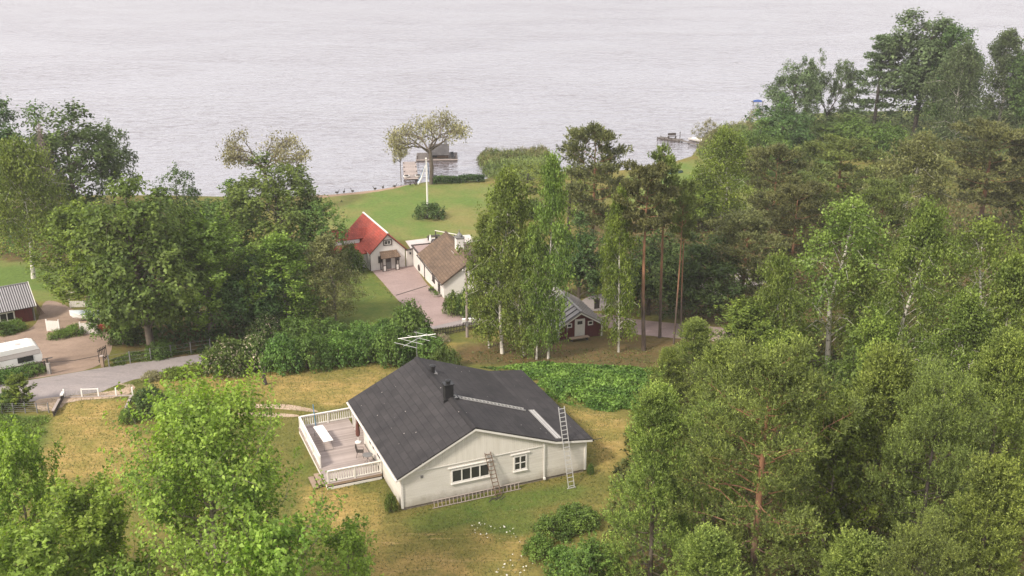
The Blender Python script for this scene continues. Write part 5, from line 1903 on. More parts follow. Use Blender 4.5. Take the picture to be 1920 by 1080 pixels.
def shrub(seed, h, r, K=20, T=13, Lf=11, ls=.2):
    rg = np.random.default_rng(seed)
    tk = MB(); C, D = [], []
    for i in range(K):
        a = i * 2.39996; q = math.sqrt((i + .5) / K)
        zz = math.sqrt(max(.05, 1 - q * q * .85)) * rg.uniform(.6, .85)
        c = np.array([math.cos(a) * q * r * .78, math.sin(a) * q * r * .78, h * zz])
        rc = r * rg.uniform(.24, .36)
        limb(tk, (c[0] * .2, c[1] * .2, -.1), c, .05, .015, rg, 3, .05, 4)
        d = unit(sphere(rg, T) + np.array([0, 0, .35]) + np.array([c[0], c[1], 0]) / r * .6)
        tip = c + d * (rc * rg.uniform(.5, 1.1, T))[:, None] * np.array([1, 1, h / r * .8])
        n = Lf
        p = tip[:, None] + rg.normal(size=(T, n, 3)) * rc * .2
        # skirts of leaves down to the ground
        drop = rg.random((T, n)) < .28
        p[..., 2] = np.where(drop, p[..., 2] * rg.uniform(.15, 1, (T, n)), p[..., 2])
        nr = unit(d[:, None] * .7 + np.array([0, 0, .6]) + rg.normal(size=(T, n, 3)) * .55)
        C.append(p.reshape(-1, 3)); D.append(nr.reshape(-1, 3))
    C = np.concatenate(C); D = np.concatenate(D)
    C[:, 2] = np.maximum(C[:, 2], .03)
    V = leaves(rg, C, D, np.full(len(C), ls))
    V, tv = fit_hr(V, tk.v, h, r)
    tk.v = tv
    return tk, V


def sparse(seed, h, r, fork, nl=16, ls=.3, tr=.25, depth_=5, flat=.62, el=(.5, 1.3)):
    """open crowned tree whose branching shows"""
    rg = np.random.default_rng(seed)
    tk = MB(); tips = []

    def grow(p, d, L_, rad, k):
        q = p + d * L_
        limb(tk, p, q, rad, rad * .62, rg, 3, .04, 5 if k < 2 else 3)
        if k >= depth_:
            tips.append(q); return
        m = 3 if k < 2 else rg.integers(2, 4)
        for i in range(m):
            s = rg.normal(size=3) * .62
            nd = unit((d + s + np.array([d[0] * .5, d[1] * .5, .12]))[None])[0]
            nd[2] = nd[2] * (flat + .3) + .06
            grow(p + d * L_ * rg.uniform(.75, 1.0), nd, L_ * rg.uniform(.62, .82), rad * .58, k + 1)
        if k >= 2:
            tips.append(q)
    tk.tube([(0, 0, -.4), (.02 * h, 0, fork * .5), (.0, .01 * h, fork)], [tr * 1.2, tr, tr * .85], 8, cap=False)
    for i in range(7):
        a = i * 2.39996
        d = unit(np.array([[math.cos(a), math.sin(a), rg.uniform(*el)]]))[0]
        grow(np.array([0, .01 * h, fork * rg.uniform(.85, 1.05)]), d, (h - fork) * .36, tr * .5, 1)
    tips = np.array(tips)
    n = len(tips)
    C = (tips[:, None] + rg.normal(size=(n, nl, 3)) * r * np.array([.075, .075, .05])).reshape(-1, 3)
    nr = unit(rg.normal(size=(len(C), 3)) * .7 + np.array([0, 0, .7]))
    V = leaves(rg, C, nr, np.full(len(C), ls))
    V, tv = fit_hr(V, tk.v, h, r)
    tk.v = tv
    return tk, V


PROTO = {}


def proto(key, kind, h, r, bark, leafm, **kw):
    res = kind(h=h, r=r, **kw)
    tk, V = res[0], res[1]
    mi = res[2] if len(res) > 2 else None
    mats = [M[x] for x in (leafm if isinstance(leafm, tuple) else (leafm,))]
    tm = tk.mesh(key + '_trunk', M[bark])
    tm.polygons.foreach_set('use_smooth', np.ones(len(tm.polygons), bool))
    PROTO[key] = (tm, quads_mesh(key + '_crown', V, mats, mi), h, r)


def plant(key, name, label, cat, base, h, w, group=None, leafm=None, bark=None, rot=None, parts=('trunk', 'crown'), squash=1.0):
    tm, cm, ph, pr_ = PROTO[key]
    if rot is None:
        rot = (abs(hash((round(base[0], 1), round(base[1], 1)))) % 628) / 100.0
    root = tag(empty(name, tuple(base), rot), label, cat, group)
    root.scale = (w / 2 / pr_, w / 2 / pr_, h / ph)
    t = link(parts[0], tm, root)
    c = link(parts[1], cm, root)
    if leafm:
        c.material_slots[0].link = 'OBJECT'; c.material_slots[0].material = M[leafm]
    if bark:
        t.material_slots[0].link = 'OBJECT'; t.material_slots[0].material = M[bark]
    return root


def tree(key, name, label, bx, by, top, wpx, cat='tree', group=None, leafm=None, bark=None, rot=None, parts=('trunk', 'crown')):
    """bx, by: where the foot stands in the survey picture, top: row of the crown's top, wpx: crown width there"""
    b = G(bx, by)
    h = height_to(b, top)
    if by > 1000 or (bx > 1250 and by > 690):       # foot out of sight: bx is where the upper crown stands
        up = np.array([b[0], b[1], b[2] + h * .7])
        b[0] = (bx - 960) / CAM_F * depth(up)
    # the far side of a wide crown tops out behind the axis, so the axis is a little lower
    mid = np.array([b[0], b[1], b[2] + h * .65])
    w = wpx * depth(mid) / CAM_F
    return plant(key, name, label, cat, b, h, w, group, leafm, bark, rot, parts)


# prototypes
proto('maple_a', upright, 12, 5.2, 'bark_grey', 'leaf_maple', seed=1, base=1.6, nb=62, sub=15, nl=34, ls=.19, tr=.24)
proto('maple_b', upright, 8, 3.0, 'bark_grey', 'leaf_maple', seed=2, base=.8, nb=46, sub=12, nl=26, ls=.18, tr=.13)
proto('maple_c', upright, 6, 2.3, 'bark_grey', 'leaf_maple', seed=9, base=.5, nb=36, sub=10, nl=18, ls=.18, tr=.1)
proto('upright_a', upright, 13, 4.0, 'bark_grey', 'leaf_fresh', seed=10, base=1.2, nb=56, sub=13, nl=26, ls=.24, tr=.17)
proto('broad_a', broadleaf, 14, 5.5, 'bark', 'leaf_broad', seed=3, base=.4, K=60, T=17, Lf=14, ls=.38, tr=.3, lowskip=.1)
proto('broad_b', broadleaf, 14, 5.0, 'bark', 'leaf_broad', seed=4, base=3.0, K=46, T=16, Lf=13, ls=.38, tr=.26, loose=.3)
proto('broad_c', broadleaf, 11, 5.0, 'bark', 'leaf_broad', seed=5, base=.4, K=50, T=16, Lf=13, ls=.36, tr=.22, loose=.15, lowskip=.15)
proto('loose_a', broadleaf, 13, 4.0, 'bark_dark', 'leaf_lake', seed=6, base=2.5, K=34, T=12, Lf=9, ls=.36, tr=.2, loose=.5)
proto('tall_a', broadleaf, 18, 5.0, 'bark_dark', 'leaf_lake', seed=7, base=1.2, K=92, T=17, Lf=12, ls=.42, tr=.26, loose=.2)
proto('birch_a', birch, 17, 4.0, 'bark_birch', 'leaf_birch', seed=11, low=.08, nb=60, ns=15, nl=17, ls=.27, tr=.2)
proto('birch_b', birch, 16, 3.4, 'bark_birch', 'leaf_birch', seed=12, low=.08, nb=56, ns=15, nl=17, ls=.27, tr=.17, white_arms=8)
proto('birch_c', birch, 15, 4.6, 'bark_birch', 'leaf_birch', seed=13, low=.08, nb=60, ns=16, nl=18, ls=.27, tr=.2, droop=1.25, white_arms=10)
proto('birch_d', birch, 17, 4.6, 'bark_birch', 'leaf_birch', seed=14, low=.08, nb=66, ns=17, nl=18, ls=.25, tr=.19, white_arms=12, droop=.8)
proto('birch_e', birch, 17, 4.8, 'bark_birch', 'leaf_birch', seed=19, low=.14, nb=46, ns=13, nl=15, ls=.26, tr=.2, white_arms=7, droop=.7, qmin=.52)
proto('weeping', birch, 15, 5.2, 'bark_birch', 'leaf_birch_olive', seed=15, low=.3, nb=60, ns=16, nl=20, ls=.27, tr=.22, droop=1.9)
proto('pine_a', pine, 19, 3.6, 'bark_pine', 'needle_dark', seed=21, base=12.2, nb=24, sub=8, tufts=8, nper=12, ln=.38, wd=.12, tr=.26, shoot=.45)
proto('pine_b', pine, 20, 3.2, 'bark_pine', 'needle', seed=22, base=13.8, nb=20, sub=7, tufts=7, nper=12, ln=.38, wd=.12, tr=.24, shoot=.45)
proto('pine_c', pine, 17, 4.5, 'bark_pine', 'needle', seed=23, base=6.0, nb=34, sub=8, tufts=8, nper=12, ln=.38, wd=.12, tr=.26, shoot=.5)
proto('pine_d', pine, 15, 4.8, 'bark_pine', 'needle', seed=24, base=3.5, nb=38, sub=8, tufts=9, nper=12, ln=.36, wd=.12, tr=.25, shoot=.5)
proto('spruce_open', pine, 18, 3.6, 'bark_dark', 'leaf_lake', seed=25, base=2.2, nb=46, sub=6, tufts=5, nper=10, ln=.4, wd=.14, tr=.2, shoot=.5, pr='cone', flat=.3)
proto('near_pine_a', pine, 13, 3.8, 'bark', ('needle_young', 'needle_tip'), seed=31, base=.8, nb=56, sub=10, tufts=5, nper=18, ln=.2, wd=.055, tr=.17, tipfrac=.3, pr='cone', flat=.9, dead=0, shoot=.6, pad_=.055)
proto('near_pine_b', pine, 16, 4.6, 'bark_pine', ('needle', 'needle_tip'), seed=32, base=3.8, nb=58, sub=11, tufts=7, nper=15, ln=.2, wd=.06, tr=.27, tipfrac=.18, flat=.8, dead=12, shoot=.58, pad_=.055)
proto('near_pine_c', pine, 12, 4.2, 'bark', ('needle_young', 'needle_tip'), seed=33, base=1.0, nb=48, sub=10, tufts=6, nper=18, ln=.21, wd=.06, tr=.18, tipfrac=.3, flat=.9, dead=3, pr='cone', shoot=.62, pad_=.06)
proto('near_pine_d', pine, 14, 4.8, 'bark_dark', ('needle', 'needle_tip'), seed=37, base=1.5, nb=60, sub=11, tufts=7, nper=14, ln=.22, wd=.06, tr=.2, tipfrac=.2, flat=.9, dead=10, shoot=.6, pad_=.06)
proto('sparse_a', sparse, 8.5, 5.2, 'bark', 'leaf_pale', seed=41, fork=3.0, nl=7, ls=.22, tr=.24, flat=.3, el=(.25, .8))
proto('sparse_b', sparse, 9, 5.0, 'bark', 'leaf_pale', seed=42, fork=3.4, nl=7, ls=.22, tr=.22, flat=.3, el=(.3, 1.0))
proto('sparse_c', sparse, 11, 4.2, 'bark_dark', 'leaf_lake', seed=43, fork=2.6, nl=26, ls=.34, tr=.24, flat=.9)
proto('shrub_a', shrub, 2.6, 2.2, 'bark', 'leaf_hedge', seed=51, K=24, T=15, Lf=13, ls=.22)
proto('shrub_b', shrub, 2.4, 2.2, 'bark', 'leaf_hedge', seed=52, K=20, T=14, Lf=12, ls=.22)
proto('shrub_c', shrub, 1.4, 1.5, 'bark', 'leaf_hedge', seed=53, K=16, T=12, Lf=12, ls=.16)
proto('young_tree', upright, 5, 1.5, 'bark', 'leaf_fresh', seed=54, base=.2, nb=44, sub=10, nl=20, ls=.15, tr=.07)

# ------------------------------------------------------------------ trees: left bank
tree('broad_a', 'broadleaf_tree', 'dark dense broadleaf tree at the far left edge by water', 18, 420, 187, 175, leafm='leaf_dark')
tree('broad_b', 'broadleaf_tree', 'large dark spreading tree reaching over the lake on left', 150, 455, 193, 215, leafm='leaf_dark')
tree('loose_a', 'broadleaf_tree', 'loose open crown overhanging water right of the large dark tree', 222, 430, 228, 110, leafm='leaf_lake')
tree('weeping', 'weeping_birch', 'green weeping birch with drooping branches at left edge', 62, 522, 262, 175, leafm='leaf_birch')
tree('upright_a', 'broadleaf_tree', 'mid green bushy tree between weeping birch and big round tree', 175, 590, 378, 200, leafm='leaf_fresh')
tree('broad_a', 'broadleaf_tree', 'big round green tree above the covered boat and yard', 285, 655, 338, 270, rot=1.1)
tree('upright_a', 'broadleaf_tree', 'lighter green tree on right shoulder of big round tree', 395, 630, 408, 200, leafm='leaf_fresh', rot=2.2)
tree('broad_c', 'broadleaf_tree', 'low green tree hanging over the pale blue covered boat', 232, 645, 505, 125, rot=5.5)
tree('loose_a', 'broadleaf_tree', 'small sparse dark tree with open twigs against the lake', 345, 480, 310, 95, leafm='leaf_dark', rot=2.0)
tree('sparse_b', 'shore_tree', 'pale thinly leaved umbrella shaped tree before the lake', 502, 395, 242, 165, rot=.6)
tree('broad_b', 'broadleaf_tree', 'tall green maple just in front of pale umbrella tree', 528, 505, 293, 215, leafm='leaf_broad', rot=4.0)
tree('broad_c', 'broadleaf_tree', 'rounded green tree at lower left of tall green maple', 440, 480, 338, 150, leafm='leaf_broad', rot=.4)
tree('loose_a', 'broadleaf_tree', 'airy tree right of the maple near the red roof', 605, 520, 372, 120, leafm='leaf_broad', rot=.2)
tree('birch_b', 'thin_tree', 'slender pale green tree with grey trunk left of courtyard lawn', 545, 612, 440, 150, leafm='leaf_fresh', bark='bark_grey')
tree('birch_a', 'thin_tree', 'slender olive tree standing on edge of the courtyard lawn', 628, 604, 440, 115, leafm='leaf_birch_olive', bark='bark_grey')
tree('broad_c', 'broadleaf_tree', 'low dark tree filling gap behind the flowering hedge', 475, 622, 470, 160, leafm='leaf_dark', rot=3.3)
tree('shrub_a', 'lilac_bush', 'rounded green bush against white wing of red roofed cottage', 655, 512, 455, 60, 'bush', parts=('stems', 'foliage'))

# dead spruce top
b = G(112, 500)
hd = height_to(b, 228)
ds = tag(empty('dead_spruce', tuple(b)), 'bare greyish dead spruce among the trees on left bank', 'tree')
tk = MB(); rg = np.random.default_rng(7)
tk.tube([(0, 0, 0), (0, 0, hd * .5), (0, 0, hd)], [.25, .16, .02], 7)
tk.build('trunk', M['twig_dead'], ds)
tk = MB()
for i in range(130):
    z = hd * (.42 + .57 * i / 130); a = i * 2.4
    L_ = 2.3 * (1 - i / 134) ** .8 * rg.uniform(.6, 1.1) + .15
    p = np.array([0, 0, z]); q = p + np.array([math.cos(a) * L_, math.sin(a) * L_, -L_ * .35])
    limb(tk, p, q, .045, .012, rg, 2, .06, 3)
    for k in range(3):
        m = p + (q - p) * rg.uniform(.4, 1)
        limb(tk, m, m + np.array([rg.normal() * .35, rg.normal() * .35, -.45]), .02, .006, rg, 1, 0, 3)
tk.build('branches', M['twig_dead'], ds)

# bottom left
tree('maple_a', 'maple_tree', 'large bright green maple in the left foreground', 385, 1250, 708, 400, leafm='leaf_maple', rot=.3)
tree('maple_b', 'maple_tree', 'bright green maple cut by left edge of foreground', 35, 1150, 795, 175, rot=1.0)
tree('maple_b', 'maple_tree', 'bright green crown between left edge and the large maple', 165, 1240, 900, 260, rot=2.4)
tree('maple_c', 'maple_tree', 'small bright green treetop at the bottom right of large maple', 648, 1180, 978, 150, rot=4.0)
tree('maple_b', 'maple_tree', 'bright green crown at the lower left corner', 60, 1330, 985, 300, rot=5.0)
tree('maple_c', 'maple_tree', 'bright low crown at the bottom between the larger maples', 505, 1330, 960, 230, rot=3.0)
tree('young_tree', 'young_tree', 'small conical green tree at the roadside on left edge', 42, 764, 702, 62, rot=.5)
tree('shrub_b', 'round_bush', 'dark green round bush beside the dry lawn plot', 283, 778, 725, 78, 'bush', leafm='leaf_dark', parts=('stems', 'foliage'))
tree('shrub_c', 'round_bush', 'small low green bush at lower corner of dry lawn', 241, 795, 762, 34, 'bush', leafm='leaf_lush', parts=('stems', 'foliage'))

# ------------------------------------------------------------------ centre
tree('birch_a', 'birch_tree', 'tall dense birch in front of the brown cottage gable', 942, 663, 318, 138, rot=.9)
tree('birch_b', 'birch_tree', 'slim birch left in the row beside the utility pole', 917, 652, 400, 80, rot=2.9)
tree('birch_c', 'birch_tree', 'birch with broad drooping crown left of the red hut', 984, 668, 430, 110, rot=4.4)
tree('birch_b', 'birch_tree', 'tall birch with white trunk showing high beside lake reeds', 1028, 673, 290, 88, rot=.1)
tree('birch_a', 'birch_tree', 'birch with twin white stems just left of red hut', 1006, 674, 420, 78, rot=3.6)
tree('birch_b', 'birch_tree', 'thin young birch between the red hut and pine trunks', 1160, 660, 352, 78, rot=1.9, leafm='leaf_fresh')
tree('birch_c', 'birch_tree', 'small leafy birch behind right corner of red hut', 1148, 580, 395, 62, rot=2.7)
tree('pine_c', 'pine_tree', 'bushy dark pine standing out against the lake in centre', 1108, 520, 229, 140, leafm='needle_dark', rot=.4)
tree('pine_b', 'pine_tree', 'tall pine with bright orange trunk right of the hut', 1237, 633, 274, 85, rot=.2)
tree('pine_a', 'pine_tree', 'tall pine with thick dark trunk near the red hut', 1207, 657, 305, 120, rot=1.3)
tree('pine_b', 'pine_tree', 'thin straight pine right of the orange trunked pine', 1263, 645, 335, 52, rot=3.1)
tree('pine_b', 'pine_tree', 'second thin pine stem farthest right in the pine group', 1277, 628, 352, 52, rot=5.0)
tree('sparse_a', 'shore_tree', 'pale flat crowned tree with dark limbs behind the flagpole', 808, 345, 209, 165, leafm='leaf_pale', rot=.5)
tree('sparse_b', 'shore_tree', 'small thin leaning pale tree at the jetty', 752, 338, 268, 34, leafm='leaf_pale', rot=2.0)
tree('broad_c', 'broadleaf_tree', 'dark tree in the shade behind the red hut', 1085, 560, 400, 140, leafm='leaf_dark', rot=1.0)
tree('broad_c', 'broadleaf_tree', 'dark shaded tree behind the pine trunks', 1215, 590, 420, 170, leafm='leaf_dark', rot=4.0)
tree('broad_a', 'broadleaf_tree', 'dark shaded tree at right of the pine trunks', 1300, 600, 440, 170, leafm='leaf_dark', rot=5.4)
tree('loose_a', 'broadleaf_tree', 'fresh green shrubby tree among the reeds by birches', 985, 395, 300, 110, leafm='leaf_fresh', rot=5.4)
tree('loose_a', 'broadleaf_tree', 'mid green tree between the reeds and dark centre pine', 1065, 430, 305, 110, leafm='leaf_fresh', rot=.7)

# ------------------------------------------------------------------ right hand shore
tree('broad_b', 'shore_alder', 'alder on the left of the right hand shore group', 1482, 265, 108, 110, leafm='leaf_lake', rot=1.2)
tree('sparse_c', 'shore_willow', 'open willow with forked dark trunk by right shore', 1548, 245, 98, 105, rot=.3)
tree('spruce_open', 'shore_spruce', 'see-through conifer with straight dark trunk on right shore', 1637, 248, 66, 112, rot=.8)
tree('tall_a', 'broadleaf_tree', 'tallest tree of the right shore group', 1712, 255, 22, 160, rot=.6)
tree('tall_a', 'broadleaf_tree', 'dark green crown right of the tallest shore tree', 1768, 262, 48, 120, leafm='leaf_dark', rot=2.0)
tree('birch_c', 'birch_tree', 'tall weeping birch right of the shore group', 1790, 290, 78, 130, leafm='leaf_lake', rot=3.0)
tree('birch_a', 'birch_tree', 'hazy tall birch near the right edge above forest', 1862, 270, 54, 110, leafm='leaf_lake', rot=4.5)
tree('tall_a', 'broadleaf_tree', 'dark tall tree cut by the upper right edge', 1918, 280, 55, 110, leafm='leaf_dark', rot=5.2)
tree('broad_c', 'broadleaf_tree', 'low dark green tree on the right shore by blue tarpaulin', 1462, 300, 178, 135, leafm='leaf_dark', rot=3.6)
tree('broad_c', 'broadleaf_tree', 'low green thicket tree behind the willow on right shore', 1590, 270, 212, 150, leafm='leaf_broad', rot=.9)
tree('loose_a', 'young_aspen', 'young pale aspen beside the moored rowing boat', 1322, 300, 222, 52, leafm='leaf_pale', rot=1.0)
tree('loose_a', 'young_aspen', 'young pale aspen on the point below blue tarpaulin', 1418, 275, 200, 50, leafm='leaf_pale', rot=4.0)
tree('birch_c', 'willow_tree', 'wide soft green willow below the old pier', 1345, 430, 242, 150, leafm='leaf_fresh', rot=.3)
tree('broad_c', 'broadleaf_tree', 'soft green round tree in front of the wide willow', 1300, 430, 320, 110, leafm='leaf_fresh', rot=2.3)
tree('broad_c', 'broadleaf_tree', 'low dark tree between right shore alder and willow', 1420, 330, 225, 110, leafm='leaf_broad', rot=5.1)

# ------------------------------------------------------------------ right hand forest, far rows
F_ = 'trees of the right hand forest'
tree('pine_c', 'pine_tree', 'brownish olive pine below the right shore alder', 1440, 500, 268, 125, leafm='needle_dark', rot=.5)
tree('pine_d', 'pine_tree', 'wide layered green pine under the forked willow', 1565, 440, 254, 165, leafm='needle', rot=1.4)
tree('pine_d', 'pine_tree', 'layered pine left of the pale weeping birch', 1505, 470, 320, 120, leafm='needle', rot=2.6)
tree('birch_c', 'birch_tree', 'pale olive weeping birch in middle of right forest', 1705, 490, 248, 180, leafm='leaf_birch_olive', rot=3.7)
tree('pine_c', 'pine_tree', 'dark pine right of pale olive weeping birch', 1830, 460, 228, 175, leafm='needle_dark', rot=4.4)
tree('pine_d', 'pine_tree', 'dark pine at the right edge below the tall trees', 1910, 450, 250, 140, leafm='needle_dark', rot=5.3)
tree('pine_d', 'pine_tree', 'flat topped brownish pine left of white trunked birch', 1385, 590, 395, 165, leafm='needle_dark', rot=.1)
tree('pine_c', 'pine_tree', 'dark olive pine behind the white trunked birch', 1480, 560, 340, 130, leafm='needle_dark', rot=1.7)
tree('pine_d', 'pine_tree', 'dark green pine between the two largest birches', 1640, 560, 330, 140, leafm='needle', rot=2.2)
tree('upright_a', 'broadleaf_tree', 'bright green tree at right edge of middle forest', 1915, 560, 362, 100, leafm='leaf_fresh', rot=.8)

# right hand forest, middle rows
tree('birch_e', 'birch_tree', 'large birch with long white trunk in right forest', 1576, 695, 372, 235, leafm='leaf_birch', rot=.6)
tree('birch_d', 'birch_tree', 'tall birch right of the long white trunked birch', 1712, 740, 385, 180, leafm='leaf_birch', rot=2.8)
tree('birch_e', 'birch_tree', 'broad birch near right edge with leaning white limb', 1845, 720, 408, 190, leafm='leaf_birch', rot=4.0)
tree('birch_d', 'birch_tree', 'birch filling the gap between the two tall birches', 1635, 700, 470, 150, leafm='leaf_birch', rot=5.1)
tree('birch_b', 'birch_tree', 'thin birch with pale stem right of the broad birch', 1900, 830, 480, 130, leafm='leaf_birch', rot=1.4)
tree('upright_a', 'broadleaf_tree', 'fresh green bushy tree left of long white trunk', 1395, 720, 560, 160, leafm='leaf_fresh', rot=1.2)
tree('near_pine_c', 'young_pine', 'young bright pine beside the end of forest road', 1300, 745, 600, 120, rot=.7)
tree('near_pine_c', 'young_pine', 'young pine at right of the lush plant patch', 1255, 800, 655, 100, rot=2.7)
tree('near_pine_c', 'young_pine', 'bright young pine below the fresh green bushy tree', 1365, 850, 640, 170, rot=4.1)
tree('upright_a', 'broadleaf_tree', 'green tree below the large white trunked birch', 1470, 850, 620, 180, leafm='leaf_fresh', rot=3.9)
tree('broad_c', 'broadleaf_tree', 'dark green tree in the deep middle of right forest', 1600, 830, 620, 170, leafm='leaf_broad', rot=.3)

tree('birch_c', 'birch_tree', 'light birch between the fresh green tree and long white trunk', 1462, 720, 475, 120, leafm='leaf_birch', rot=2.1)
tree('birch_a', 'birch_tree', 'light birch below the broad leaning birch at right', 1790, 830, 545, 150, leafm='leaf_birch', rot=.2)
tree('upright_a', 'birch_tree', 'small light birch above the yellowish green pine', 1640, 850, 585, 130, leafm='leaf_fresh', rot=3.2)
tree('birch_a', 'birch_tree', 'young birch beside light tipped pine at right edge', 1915, 900, 560, 120, leafm='leaf_birch', rot=5.8)

# right hand forest, near rows
tree('near_pine_a', 'young_pine', 'conical young pine with bright tips right of the house', 1232, 1135, 722, 230, rot=.2)
tree('near_pine_b', 'pine_tree', 'big foreground pine with exposed orange trunk', 1438, 1190, 640, 330, rot=1.0)
tree('near_pine_c', 'pine_tree', 'yellowish green pine right of orange trunked pine', 1655, 1060, 655, 230, rot=2.0)
tree('near_pine_d', 'pine_tree', 'olive pine with pale dead limbs in right foreground', 1758, 1120, 690, 230, rot=3.2)
tree('near_pine_c', 'pine_tree', 'light tipped pine crown at the right edge', 1880, 1010, 622, 200, rot=4.3)
tree('near_pine_a', 'young_pine', 'bright tipped young pine in bottom right corner', 1850, 1290, 860, 290, rot=5.2)
tree('near_pine_c', 'young_pine', 'young pine at the bottom between foreground pines', 1600, 1300, 1010, 240, rot=1.6)
tree('near_pine_c', 'young_pine', 'low young pine at bottom left of orange trunked pine', 1320, 1280, 1000, 220, rot=.9)
tree('near_pine_c', 'young_pine', 'young pine behind the conical pine and orange trunk', 1330, 1000, 760, 170, rot=3.9)
tree('near_pine_d', 'pine_tree', 'shaded olive pine crown low in the right foreground', 1725, 1330, 985, 240, rot=.4)
tree('upright_a', 'broadleaf_tree', 'green broadleaf sapling between the foreground pines', 1560, 1090, 740, 190, leafm='leaf_fresh', rot=2.9)
tree('maple_c', 'broadleaf_tree', 'leafy green bush at the bottom left of conical pine', 1110, 1160, 1015, 140, leafm='leaf_lush', rot=.6)

# ------------------------------------------------------------------ hedges and bushes
HG = 'bushes of the hedge behind the lawn'
hedge = [(425, 700, 633, 92, 'leaf_hedge', 'shrub_a', 'cream flowering bush at left end of the long hedge'),
         (478, 692, 628, 80, 'leaf_hedge', 'shrub_b', 'second cream flowering bush of the long hedge'),
         (530, 694, 626, 86, 'leaf_hedge', 'shrub_a', 'dense green hedge bush behind the tree stump'),
         (585, 690, 622, 84, 'leaf_hedge', 'shrub_b', 'dark green hedge bush in middle of the long hedge'),
         (638, 682, 620, 84, 'leaf_lush', 'shrub_a', 'bright light green hedge bush of the long hedge'),
         (690, 676, 612, 86, 'leaf_hedge', 'shrub_b', 'green hedge bush left of the tall hedge bush'),
         (738, 680, 604, 84, 'leaf_hedge', 'shrub_a', 'hedge bush below the television aerial on left'),
         (770, 640, 563, 82, 'leaf_broad', 'shrub_a', 'tall dark pointed hedge bush by the courtyard'),
         (800, 678, 620, 86, 'leaf_hedge', 'shrub_b', 'hedge bush just behind the roof ridge end'),
         (560, 650, 592, 90, 'leaf_broad', 'shrub_b', 'back row hedge bush under the slender pale tree'),
         (620, 640, 598, 80, 'leaf_hedge', 'shrub_a', 'back row hedge bush below the courtyard lawn'),
         (680, 640, 602, 70, 'leaf_lush', 'shrub_b', 'light green back row bush by the courtyard lawn'),
         (720, 640, 598, 60, 'leaf_hedge', 'shrub_a', 'back row bush next to the paved courtyard edge'),
         (835, 690, 650, 60, 'leaf_hedge', 'shrub_b', 'low green bush right of the television aerial'),
         (500, 645, 588, 80, 'leaf_dark', 'shrub_a', 'dark back row bush above flowering bushes')]
for bx, by, tp, w_, lm, key, lab in hedge:
    t = tree(key, 'hedge_bush', lab, bx, by, tp, w_, 'bush', HG, lm, parts=('stems', 'foliage'))
    if 'flowering' in lab:
        rg = np.random.default_rng(bx)
        d = unit(rg.normal(size=(520, 3)) * [1, 1, .8] + [0, 0, .55])
        c = d * np.array([2.05, 2.05, 2.35]) * rg.uniform(.8, 1.02, (520, 1)); c[:, 2] = np.abs(c[:, 2]) + .1
        o = link('blossom', quads_mesh('blossom', leaves(rg, c, unit(d + [0, 0, .4]), np.full(len(c), .15), .9), [M['leaf_flower']]), t)
